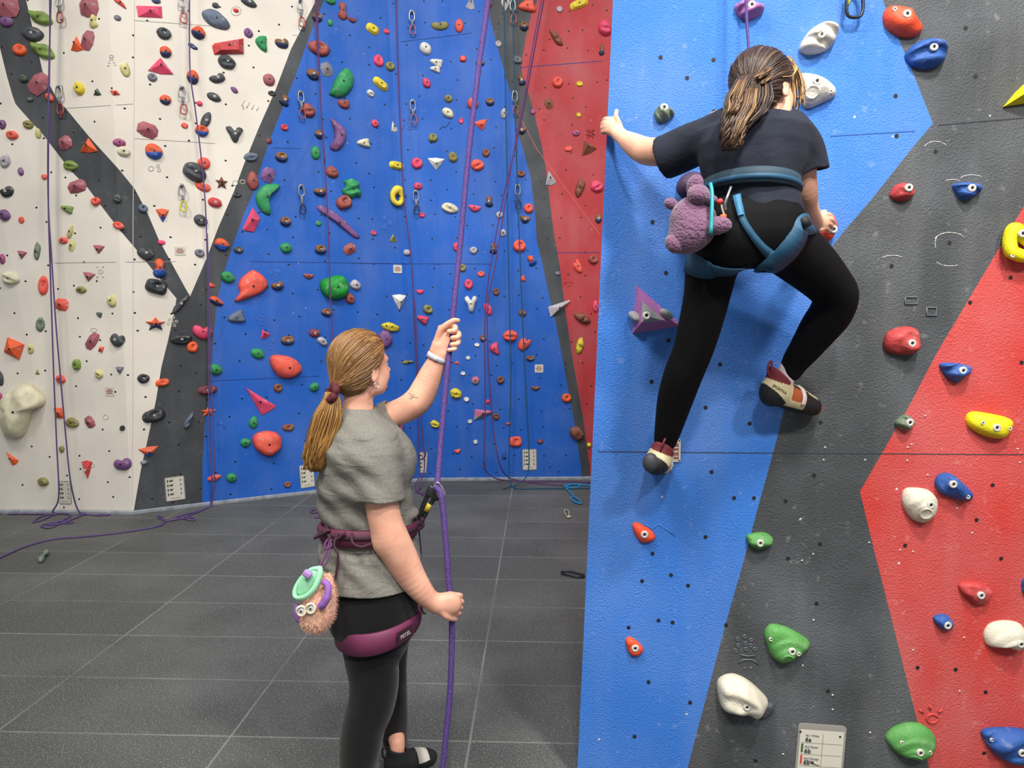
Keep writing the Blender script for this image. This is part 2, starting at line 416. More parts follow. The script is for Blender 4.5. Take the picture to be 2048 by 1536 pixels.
SH = dict(knob=('round','dome','knob'), egg=('egg','dome','egg-shaped'), facet=('block','facet','angular'), tri=('tri','facet','triangular'), dtri=('dtri','facet','triangular'),
 ring=('round','bowl','ring-shaped'), jug=('block','bowl','hollowed'), ridge=('egg','ridge','ridged'), leafy=('leaf','ridge','leaf-shaped'), wing=('wing','ridge','wing-shaped'),
 diamond=('diamond','facet','diamond-shaped'), drop=('drop','dome','teardrop'), half=('half','dome','half-round'), eight=('eight','dome','figure-eight'),
 tooth=('tooth','dome','tooth-shaped'), bean=('bean','dome','bean-shaped'), star=('star','facet','star-shaped'), slab=('slab','facet','wedge'), spot=('egg','spots','speckled'),
 cap=('half_down','dome','half-round'), block=('block','mesa','blocky'), rock=('egg','rough','rocky'))
def resample(pts, n, smooth=True):
    P2 = [np.array(p, float) for p in pts]; m = len(P2); out = []
    if smooth:
        for i in range(m):
            a, b, c, d = P2[i-1], P2[i], P2[(i+1) % m], P2[(i+2) % m]
            for k in range(6):
                t = k/6; out.append(.5*((2*b)+(c-a)*t+(2*a-5*b+4*c-d)*t*t+(3*b-a-3*c+d)*t**3))
    else: 
        for i in range(m):
            for k in range(6): out.append(P2[i]+(P2[(i+1) % m]-P2[i])*k/6)
    o = np.array(out); seg = np.linalg.norm(np.roll(o, -1, 0)-o, axis=1); s = np.concatenate([[0], np.cumsum(seg)]); T = s[-1]
    o = np.vstack([o, o[:1]]); q = np.linspace(0, T, n, endpoint=False)
    r = np.stack([np.interp(q, s, o[:, 0]), np.interp(q, s, o[:, 1])], 1)
    if not smooth:   # keep the corners
        for p in P2: r[np.argmin(((r-p)**2).sum(1))] = p
    return r
def dome(out, H, prof, seed=0, rings=7, bowl=(0, 0, .35)):
    """out: outline (u,v) metres round the bolt. local x=u z=v, -y away from the wall"""
    rng = random.Random(seed); n = len(out); V = []; Fc = []; off = Vector((seed*3.1, seed*1.7, 5))
    mx = max(abs(out[:, 0]).max(), abs(out[:, 1]).max()); kx = rng.uniform(-.4, .4)
    ss = [0]+[(k+1)/rings for k in range(rings)]
    if prof == 'mesa': ss = [0, .3, .62, .66, 1]
    if prof == 'facet': ss = [0, .33, .66, 1]
    def hgt(s, u, v):
        if prof == 'facet': h = 1-s*.86
        elif prof == 'mesa': h = 1 if s < .64 else (.92 if s < .7 else .15)
        else: h = max(0, 1-s**2.3)**.55
        U, W = u/mx, v/mx
        if prof == 'bowl': h *= 1-.8*math.exp(-(((U-.1)**2+(W-.15)**2)/.09))
        if prof == 'ridge': h *= 1+.16*math.sin(11*(W*.9+U*kx))
        if prof == 'rough': h *= 1+.35*noise.noise(Vector((U*2.2, W*2.2, 0))+off)
        if prof not in ('facet', 'mesa'): h *= 1+.18*noise.noise(Vector((U*1.6, W*1.6, 3))+off)
        return h*H
    V.append((0, -hgt(0, 0, 0), 0))
    for s in ss[1:]:
        for (u, v) in out:
            h = hgt(s, u*s, v*s); sk = s
            if prof in ('dome', 'bowl', 'ridge', 'spots', 'rough') : sk = s**.8
            V.append((u*sk, -h, v*sk))
    for (u, v) in out: V.append((u*.97, .004, v*.97))
    R = len(ss)
    for k in range(n): Fc.append((0, 1+(k+1) % n, 1+k))
    for r in range(R-1):
        for k in range(n):
            a = 1+r*n+k; b = 1+r*n+(k+1) % n; Fc.append((a, b, b+n, a+n))
    return V, Fc
MET = mat('bolt_steel', (206, 203, 194), .45, metal=.15); SOCK = mat('bolt_socket', (18, 18, 20), .7)
def bolt_mesh():
    mb = MB(); n = 16
    def ringv(r, y): return [(r*math.cos(2*math.pi*k/n), y, r*math.sin(2*math.pi*k/n)) for k in range(n)]
    V = ringv(1, .5)+ringv(1, -.12)+ringv(.82, -.3)+ringv(.42, -.3)+ringv(.38, -.05)
    mb.add(V, [(r*n+k, r*n+(k+1) % n, (r+1)*n+(k+1) % n, (r+1)*n+k) for r in range(4) for k in range(n)])
    mb.add(ringv(.38, -.06), [tuple(range(n))], 1)
    return rawmesh('bolt', mb.v, mb.f, [MET, SOCK], True, mb.mi)
BOLT = bolt_mesh()
DB = MB(); DB.add([(math.cos(k*math.pi/5), -.1, math.sin(k*math.pi/5)) for k in range(10)]+[(math.cos(k*math.pi/5)*.8, .1, math.sin(k*math.pi/5)*.8) for k in range(10)], [tuple(range(10))]+[(k, (k+1) % 10, 10+(k+1) % 10, 10+k) for k in range(10)])
DARKBOLT = rawmesh('bolt_hole', DB.v, DB.f, SOCK, False)
def frame(h, n, rot=0):
    Y = (-n).normalized(); Zv = Vector((0, 0, 1)); Zv = (Zv-Y*Zv.dot(Y)).normalized(); X = Y.cross(Zv)
    M = Matrix((X, Y, Zv)).transposed().to_4x4(); M.translation = h
    return M @ Matrix.Rotation(rot, 4, 'Y')
HOLDS = []   # (obj, x, y, size, colourword, shapeword, wall)
def place_hold(bvh, x, y, V, Fc, material, flat, rot, size, cw, sw, wall, H, bolt=None, bolts=()):
    h, n = hit(bvh, x, y)
    me = rawmesh('climbing_hold', V, Fc, material, not flat)
    o = bpy.data.objects.new('climbing_hold', me); COL.objects.link(o); o.matrix_world = frame(h, n, rot)
    if bolt:
        tree = BVHTree.FromPolygons([Vector(v) for v in V], [tuple(f) for f in Fc])
        for (bu, bv) in ((0, 0),)+tuple(bolts):
            q = tree.ray_cast(Vector((bu, -1, bv)), Vector((0, 1, 0)))
            yy = q[0].y if q[0] else -H
            b = bpy.data.objects.new('bolt' if bolt[0] is BOLT else 'bolt_hole', bolt[0]); COL.objects.link(b); b.parent = o
            r = bolt[1] if (bu, bv) == (0, 0) else bolt[1]*.55
            b.location = (bu, yy-.0005, bv); b.scale = (r, r*.8, r)
    HOLDS.append([o, x, y, size, cw, sw, wall])
    return o
DATA = """
14 14 46 40 0 mauve facet;14 44 25 20 0 purple knob;82 37 42 30 -8 leaf leafy;66 68 38 28 0 dark rock;86 102 42 33 -5 leaf leafy;40 100 25 23 0 orange ring;48 157 17 16 0 dgreen rock
79 168 32 46 38 mauve facet;61 199 12 10 0 dgreen knob;100 195 20 14 40 coral egg;179 14 38 38 0 mauve facet;240 6 22 12 20 coral drop;188 43 17 26 0 pale eight;235 36 11 11 0 grey knob
154 88 24 28 0 orange tri;176 81 24 38 20 mauve facet;250 138 14 30 -10 pale bean;160 177 22 24 0 yellow rock;195 184 16 14 0 dgreen tri;230 186 16 12 20 coral diamond;300 24 40 24 -15 pink slab
312 2 14 10 0 navy knob;328 67 23 22 0 dark ring;331 104 18 22 0 onavy knob;321 132 38 30 0 pink tri;305 155 15 16 0 grey ring;397 66 22 24 20 onavy knob;386 93 16 9 20 navy egg
386 154 19 27 15 onavy egg;331 200 18 19 0 onavy knob;399 207 10 10 0 pink knob;412 241 14 36 28 dark ridge;404 262 21 22 0 oblue ring;295 260 32 28 20 mauve facet;369 251 11 11 0 coral knob
239 285 19 16 -10 magenta egg;247 303 20 20 0 cream rock;308 303 26 31 0 oblue rock;57 249 20 17 0 olive ridge;77 267 11 20 0 pale egg;5 249 14 18 0 purple knob;25 270 22 17 0 coral rock
131 286 28 26 -25 mauve facet;178 291 36 28 0 orange tri;142 331 30 19 0 leaf ridge;11 322 20 26 30 wgrey rock;42 343 11 16 0 purple egg;89 354 11 11 0 coral knob;155 373 38 24 -15 mauve facet
14 383 25 22 -20 black bean;192 403 19 17 0 coral ring;235 397 14 18 25 dgreen ridge;122 229 9 18 0 maroon block;390 344 38 36 15 dark ridge;408 327 20 24 0 coral knob;406 373 25 17 15 coral bean
286 417 15 17 0 bgrey ring;134 418 25 14 15 leaf half;43 440 11 13 0 coral knob;10 430 22 22 15 purple rock;237 451 24 14 20 coral ring;325 431 20 26 0 oblue dtri;323 485 12 10 0 pink knob
402 441 22 23 10 dark ridge;399 506 16 16 20 grey ring;142 463 26 16 -40 pale wing;127 481 18 12 0 coral block;144 491 13 24 15 pale facet;198 499 24 17 5 mauve dtri;74 503 15 32 25 ggreen leafy
44 510 18 16 10 mauve dtri;5 518 12 20 0 magenta knob;292 506 26 26 20 dark bean;319 536 22 38 0 oblue eight;313 573 34 28 15 black jug;22 556 35 25 0 cream ridge;87 571 19 38 5 coral ring
178 554 25 18 10 mauve dtri;163 579 22 13 0 olive ridge;224 601 18 27 -10 pale bean;124 609 28 24 10 coral facet;362 607 40 20 -30 dark wing;198 629 12 10 20 dgreen half;81 649 17 29 5 ggreen ring
311 647 30 25 0 onavy star;405 663 32 30 20 pink bean;363 678 35 22 -5 black ridge;385 694 18 21 0 orange jug;29 697 36 38 15 orange slab;62 698 12 20 0 pale knob;185 682 20 38 35 mauve facet
203 699 15 13 -30 coral diamond;236 679 28 28 30 dark bean;154 729 17 21 0 leaf block;75 744 9 11 0 olive tri;199 748 18 16 30 pale ridge;240 741 18 16 0 grey dtri;287 757 19 19 0 black ring
325 765 22 14 -10 orange jug;122 758 21 16 10 coral egg;2 757 11 30 0 dark ridge;120 826 20 25 -10 orange slab;145 845 28 20 0 olive rock;180 844 19 25 -30 mauve facet;245 856 11 11 0 black ring
308 831 36 25 -15 black jug;377 841 27 22 -30 bgrey wing;417 823 26 18 0 orange star;415 780 31 17 -5 maroon block;124 898 11 14 0 olive knob;23 916 17 31 -38 orange tri;175 939 22 37 0 red dtri
246 927 35 26 0 purple bean;298 904 32 22 -5 oblue dtri;288 925 11 10 0 grey knob;87 963 22 18 0 olive rock;1 792 8 14 0 magenta knob
432 39 44 32 15 bgrey rock;431 11 10 10 0 dark block;472 21 9 8 0 red knob;498 5 26 16 10 dark egg;497 66 15 18 20 purple egg;522 87 19 30 0 green half;564 86 22 21 0 bnavy bean
454 124 28 26 0 dark ridge;435 156 25 19 -20 dark bean;428 194 23 16 10 dark egg;469 180 13 10 30 purple egg;538 160 20 23 0 mauve knob;544 187 13 10 0 black ring;469 269 27 29 0 dark tooth
502 314 24 17 -20 bgrey ridge;443 365 19 23 0 brown star;474 390 14 10 0 black ring;506 362 20 36 10 rbrown egg;536 350 22 30 20 purple facet;563 314 22 20 0 bnavy ring;569 255 13 13 0 red ring
538 282 10 12 0 maroon knob;569 201 17 21 20 bnavy eight;617 221 22 28 -15 rbrown ridge;430 405 23 19 10 red knob;661 2 18 14 0 green knob;685 22 17 34 0 rbrown eight;634 34 17 20 0 bnavy ring
704 40 15 11 0 maroon cap;660 46 9 13 0 green knob;638 97 38 28 5 rbrown ring;745 58 22 18 20 yellow block;773 63 10 10 0 pink ring;626 149 23 21 0 bnavy rock;653 139 20 27 -20 grey facet
757 122 18 23 -15 pink ring;780 133 17 17 0 olive ring;761 168 28 17 32 yellow block;741 187 14 13 20 white rock;688 207 20 20 0 rbrown bean;639 269 17 18 0 bnavy knob;750 247 13 15 0 pink knob
787 253 12 20 -15 white tri;726 287 23 17 -10 cream half;631 306 16 27 0 green knob;664 344 22 23 0 rbrown rock;688 405 28 26 -20 rbrown jug;640 383 22 19 0 bnavy bean;793 331 26 15 5 yellow block
571 443 19 19 0 bnavy ring;637 447 10 11 0 green knob;444 489 25 24 10 oblue rock;477 500 16 13 0 dark ring;572 496 21 20 0 green knob;641 499 19 18 0 bnavy jug;699 498 23 20 -30 rbrown facet
747 466 10 10 0 pink ring;786 476 14 16 0 olive tri;455 554 24 22 20 green knob;555 571 21 19 -10 bnavy bean;617 552 18 12 0 rbrown cap;711 570 19 20 0 wgrey rock;700 597 17 21 0 rbrown rock
654 625 21 16 0 bnavy ring;422 570 14 11 -10 coral tri;433 602 25 15 25 onavy egg;472 636 28 24 -20 bgrey half;528 667 18 18 -25 pink tri;575 681 22 18 0 bnavy jug;629 666 21 17 0 maroon knob
645 683 20 15 30 wgrey egg;515 707 24 21 20 green knob;431 739 24 22 20 green knob;556 776 16 18 20 brown ring;628 774 17 18 -30 green knob;781 654 34 17 10 yellow spot;770 678 26 36 0 purple knob
507 845 15 25 20 green egg;491 885 18 18 0 green knob;577 855 20 14 0 brown jug;429 955 23 12 -15 coral egg;463 955 18 19 0 green knob;575 969 13 12 0 brown ring;785 852 42 52 0 magenta knob
942 5 18 26 10 wgrey tri;978 8 12 17 0 brown knob;880 51 32 18 -5 olive bean;918 52 17 25 0 coral knob;851 97 21 25 -30 white egg;872 126 24 16 10 white half;870 139 20 13 0 white half
926 118 13 12 0 coral block;853 166 15 20 -15 pink egg;897 197 16 15 0 olive rock;896 226 25 18 30 cream egg;946 207 22 23 0 coral knob;980 204 17 16 0 bnavy ring;960 126 18 14 0 bnavy ring
963 251 27 20 -15 coral dtri;922 242 9 12 0 pink ring;866 276 18 17 -20 olive ring;834 327 22 22 0 pink ring;872 328 32 23 0 white dtri;906 314 18 21 0 olive rock;972 306 15 17 0 brown ring
955 330 26 22 -5 coral ridge;836 372 16 14 -20 pink egg;1042 348 17 13 0 brown ring;900 416 34 19 10 cream ridge;949 416 24 15 10 pink cap;978 403 16 21 0 bnavy eight;1057 417 19 19 0 coral ring
1050 438 20 17 10 bnavy cap;999 430 13 14 0 wgrey knob;844 430 12 10 0 pink ring;1006 466 13 15 0 wgrey knob;997 88 12 13 0 wgrey ring;1048 53 17 18 0 bnavy ring;1054 14 32 26 -15 coral half
1035 120 20 15 0 grey rock;1043 161 14 20 -20 bnavy eight;1008 227 13 20 15 wgrey rock;1066 224 11 11 0 magenta knob;1043 261 18 15 0 bnavy cap;1112 76 16 36 -20 brown leafy;1119 19 12 12 0 wgrey ring
1158 8 36 16 -22 yellow block;1210 57 26 28 0 pink ridge;1203 100 11 22 0 bnavy eight;1115 165 21 21 0 coral ring;1159 168 13 10 10 yellow ring;1097 207 16 21 -20 brown facet;1157 230 9 9 0 yellow ring
1152 266 15 12 -20 magenta egg;1137 298 16 10 -10 coral ring;1174 294 32 26 -25 brown tri;1100 356 22 28 -10 wgrey tri;1159 375 20 33 40 brown leafy;1194 373 26 24 -10 pink ridge;1197 437 14 18 0 bnavy knob
915 494 18 18 0 pink egg;947 501 15 15 0 wgrey ring;814 505 15 12 0 wgrey knob;987 497 16 22 0 bnavy eight;1039 492 26 25 0 coral ring;1063 521 18 21 -30 oblue eight;924 536 17 15 0 olive ring
962 548 14 11 0 coral ring;1045 558 11 12 -20 coral half;937 569 17 21 0 pink ring;840 583 15 10 0 pink cap;992 584 13 15 0 brown ring;798 604 26 30 0 white dtri;942 608 26 32 0 white tooth
976 618 15 26 -15 pink egg;856 619 20 17 30 olive ring;844 639 23 16 20 pink half;1045 626 17 13 15 brown rock;1021 671 30 23 -15 coral ridge;1049 687 20 31 38 coral bean;966 677 13 14 0 bnavy ring
954 690 11 8 0 white ring;988 698 18 25 -10 pink half;936 716 9 8 0 white ring;914 725 12 8 10 coral tri;1061 717 17 11 0 bnavy jug;816 724 20 12 20 olive wing;926 747 10 8 0 white ring
951 761 17 16 0 pgrey knob;1001 760 15 16 0 brown ring;912 787 25 21 5 yellow spot;933 799 11 10 0 white ring;1071 776 18 10 0 brown cap;976 803 14 11 0 pink star;1133 796 20 18 0 orange ring
992 833 13 13 0 brown ring;940 843 10 8 -10 white ring;1017 848 14 8 0 red diamond;870 848 20 15 10 yellow spot;1031 883 27 21 0 coral bowly;1080 883 13 10 0 maroon knob;1154 866 30 26 25 brown rock
951 884 9 9 0 white ring;879 893 8 7 0 yellow knob;915 902 13 10 -10 coral cap;1008 910 11 16 0 oblue eight;1115 547 10 8 0 grey block;1155 532 15 30 -25 coral bean;1186 519 20 17 20 rbrown ring
1164 637 24 30 -30 brown leafy;1160 691 15 34 15 yellow spot;1191 613 12 24 0 pink knob;1178 890 9 9 0 yellow knob
"""
rows = [r.strip().split() for r in DATA.replace('\n', ';').split(';') if r.strip()]
rows = [(float(a), float(b), float(c), float(d), float(e), f, g.replace('bowly', 'jug')) for a, b, c, d, e, f, g in rows]
# the big ones of the back wall, outlines in photo pixels round (cx,cy)
BIG = [
 (533,395,'green','domelow',.05,'crescent-shaped','554,367 556,372 546,381 539,395 537,412 539,424 537,430 527,426 519,415 515,400 518,385 527,373 540,367'),
 (683,166,'green','dome',.07,'large leaf-shaped','691,136 700,141 704,152 703,166 697,180 686,192 675,196 661,192 664,183 671,163 680,147'),
 (681,272,'purple','domelow',.05,'large curved','663,241 668,241 678,247 688,257 691,268 688,283 680,297 670,303 662,299 663,291 669,280 670,267 667,254'),
 (703,377,'green','ridge',.06,'four-lobed','689,363 697,361 702,357 710,360 716,363 716,371 714,376 720,384 718,393 710,392 704,397 696,395 687,388 686,380 692,376'),
 (502,441,'pink','facet',.06,'tall pointed wedge','505,416 517,437 506,463 489,461 488,457'),
 (457,93,'red','mesa',.05,'broad wedge','481,73 481,102 434,113 431,98 435,92'),
 (677,446,'purple','domelow',.035,'long boomerang','641,414 650,415 665,422 685,437 700,454 714,470 711,476 700,470 682,455 662,438 642,424'),
 (504,573,'coral','dome',.07,'large fish-shaped','506,540 513,543 523,551 530,563 530,572 520,585 505,593 490,600 477,604 474,601 483,587 481,572 486,558 496,547'),
 (670,575,'bgreen','cone',.11,'large rounded cone-shaped','676,550 686,553 692,562 694,575 691,590 680,598 667,600 655,596 646,585 643,571 647,561 660,555'),
 (575,735,'coral','dome',.09,'large egg-shaped','549,710 560,709 578,713 592,722 600,735 597,746 585,755 570,757 557,750 547,733 545,718'),
 (519,803,'pink','facet',.05,'long pointed wedge','496,773 547,814 545,817 522,831'),
 (535,887,'coral','dome',.09,'large egg-shaped','523,862 535,861 549,865 558,875 560,886 557,900 545,911 535,913 523,906 513,894 509,877 513,867'),
 (794,394,'yellow','torus',.07,'large ring-shaped','785,380 793,374 801,378 804,391 803,405 797,413 788,412 781,404 780,390'),
 (966,826,'pgrey','facet',.05,'long triangular','950,818 988,822 987,824 969,834 947,841'),
 (1118,616,'wgrey','facet',.07,'long spiked','1096,614 1138,600 1140,603 1120,621 1101,634'),
 (1011,6,'white','facet',.05,'pointed','1004,-12 1018,-12 1019,8 1011,21 1003,8'),
 (49,820,'cream','dome2',.16,'huge two-lobed','58,764 70,769 80,777 91,789 94,802 88,812 74,817 67,822 62,838 54,858 48,869 38,878 28,875 10,865 2,843 4,836 9,828 15,820 10,807 12,795 20,783 35,777 47,768'),
]
rng = random.Random(4)
allb = []
for (x, y, w_, h_, rot, c, s) in rows: allb.append((w_*h_, x, y, w_, h_, rot, c, s))
allb.sort(reverse=True)
KEEP = 300-len(BIG)-33
stuffV = []; SM = {}
backbolt_w = {'dark', 'black', 'bnavy', 'red', 'maroon'}
small_mb = MB(); small_mats = []
for idx, (ar, x, y, w_, h_, rot, c, s) in enumerate(allb):
    tp, pf, sw = SH[s]; hpt, nn = hit(BACK, x, y); sc = hpt.y/F*1.02
    o2 = resample(TPL[tp], 20 if w_ < 26 else 26, pf not in ('facet',))
    if pf not in ('facet', 'mesa'):
        for q in range(len(o2)): o2[q] *= 1+.10*noise.noise(Vector((o2[q][0]*1.3, o2[q][1]*1.3, idx*2.3)))
    slope = 1/max(.6, abs(nn.y)); 
    o2 = o2*np.array([w_/2*sc*slope, h_/2*sc]); H = .36*min(w_, h_)*sc*rng.uniform(.9, 1.25)
    pf2 = 'ridge' if pf == 'spots' else pf
    V, Fc = dome(o2, H, pf2, idx, 6)
    small = 'tiny ' if max(w_, h_) < 12 else 'small ' if max(w_, h_) < 18 else '' if max(w_, h_) < 34 else 'large '
    m = hm(c)
    if s == 'spot': 
        m = MATS.get('spotted_yellow') or mat('spotted_yellow', (214, 196, 60), .6, bump=.2)
        if not m.get('sp'):
            nt = m.node_tree; N = nt.nodes; L = nt.links; m['sp'] = 1
            tc = N.new('ShaderNodeTexCoord'); v = N.new('ShaderNodeTexVoronoi'); v.inputs['Scale'].default_value = 38; L.new(tc.outputs['Object'], v.inputs['Vector'])
            r = N.new('ShaderNodeMapRange'); r.inputs[1].default_value = .22; r.inputs[2].default_value = .3; L.new(v.outputs['Distance'], r.inputs[0])
            mx = N.new('ShaderNodeMix'); mx.data_type = 'RGBA'; L.new(r.outputs[0], mx.inputs[0]); mx.inputs[6].default_value = lin((50, 46, 24)); mx.inputs[7].default_value = lin((214, 196, 60)); L.new(mx.outputs[2], N['Principled BSDF'].inputs[0])
    if idx < KEEP:
        bolt = None
        if min(w_, h_) >= 12: bolt = (BOLT, .011) if c in backbolt_w else (DARKBOLT, .0085)
        place_hold(BACK, x, y, V, Fc, m, pf in ('facet', 'mesa'), math.radians(rot), small, CL[c][1], sw, 'back', H, bolt)
    else:
        M = frame(hpt, nn, math.radians(rot))
        if m not in small_mats: small_mats.append(m)
        small_mb.add([M @ Vector(v) for v in V], Fc, small_mats.index(m))
if small_mb.v:
    so = mk('tiny_footholds', small_mb.v, small_mb.f, small_mats, None, True, small_mb.mi)
    tag(so, 'scatter of the tiniest coloured footholds across the far climbing wall', 'climbing holds', kind='stuff')
def bigout(s, cx, cy, sc, sx=1., smooth=True, n=40):
    pts = [tuple(map(float, q.split(','))) for q in s.split()]
    pts = [((a-cx)*sc*sx, -(b-cy)*sc) for a, b in pts]
    ar = sum(pts[i][0]*pts[(i+1) % len(pts)][1]-pts[(i+1) % len(pts)][0]*pts[i][1] for i in range(len(pts)))
    if ar < 0: pts = pts[::-1]
    return resample(pts, n, smooth)
def bigprof(V, Fc, out, H, p, seed):
    if p == 'torus':
        mb = MB(); n = len(out); pts = [(u*.66, -.028, v*.70) for u, v in out]
        tube(mb, pts, [.026+.014*max(0, v/abs(out[:, 1]).max()) for u, v in out], 12, closed=True, fn=(0, 1, 0)); return mb.v, mb.f
    if p == 'domelow': return dome(out, H, 'dome', seed, 8)
    if p == 'dome2': return dome(out, H, 'rough', seed, 12)
    if p == 'cone': 
        V, Fc = dome(out, H, 'dome', seed, 9); return V, Fc
    return dome(out, H, p, seed, 8)
for i, (cx, cy, c, p, H, sw, s) in enumerate(BIG):
    hpt, nn = hit(BACK, cx, cy); sc = hpt.y/F
    out = bigout(s, cx, cy, sc, 1/max(.6, abs(nn.y)), p not in ('facet', 'mesa'))
    V, Fc = bigprof(0, 0, out, H, p, i+500)
    place_hold(BACK, cx, cy, V, Fc, hm(c), p in ('facet', 'mesa'), 0, '', CL[c][1], sw, 'back', H, (DARKBOLT, .011))
# near wall : outline in px, bolt centre, extra bolts, label
mat('hold_near_orange', (236, 78, 40), .6, var=.12, vs=8, bump=.5, bs=160, chalk=.12)
def nm(k, rgb, **kw): return mat('hold_near_'+k, rgb, .6, var=.16, vs=10, bump=.6, bs=130, **kw)
NM = dict(orange=MATS['hold_near_orange'], blue=nm('blue', (38, 84, 158), chalk=.25), white=nm('white', (204, 198, 188)), green=nm('green', (84, 148, 74), chalk=.15), red=nm('red', (180, 62, 62), chalk=.22),
 yellow=nm('yellow', (228, 216, 20)), ggreen=nm('grey_green', (108, 124, 104), chalk=.3), lilac=nm('lilac', (168, 104, 160)), dgrey=nm('dark', (70, 72, 82)), plum=nm('plum', (70, 48, 72)), cream=nm('cream', (208, 202, 184)))
SM_ = .3906; A = lambda ox, oy, s, *p: ' '.join('%.1f,%.1f' % (ox+p[i]*s, oy+p[i+1]*s) for i in range(0, len(p), 2))
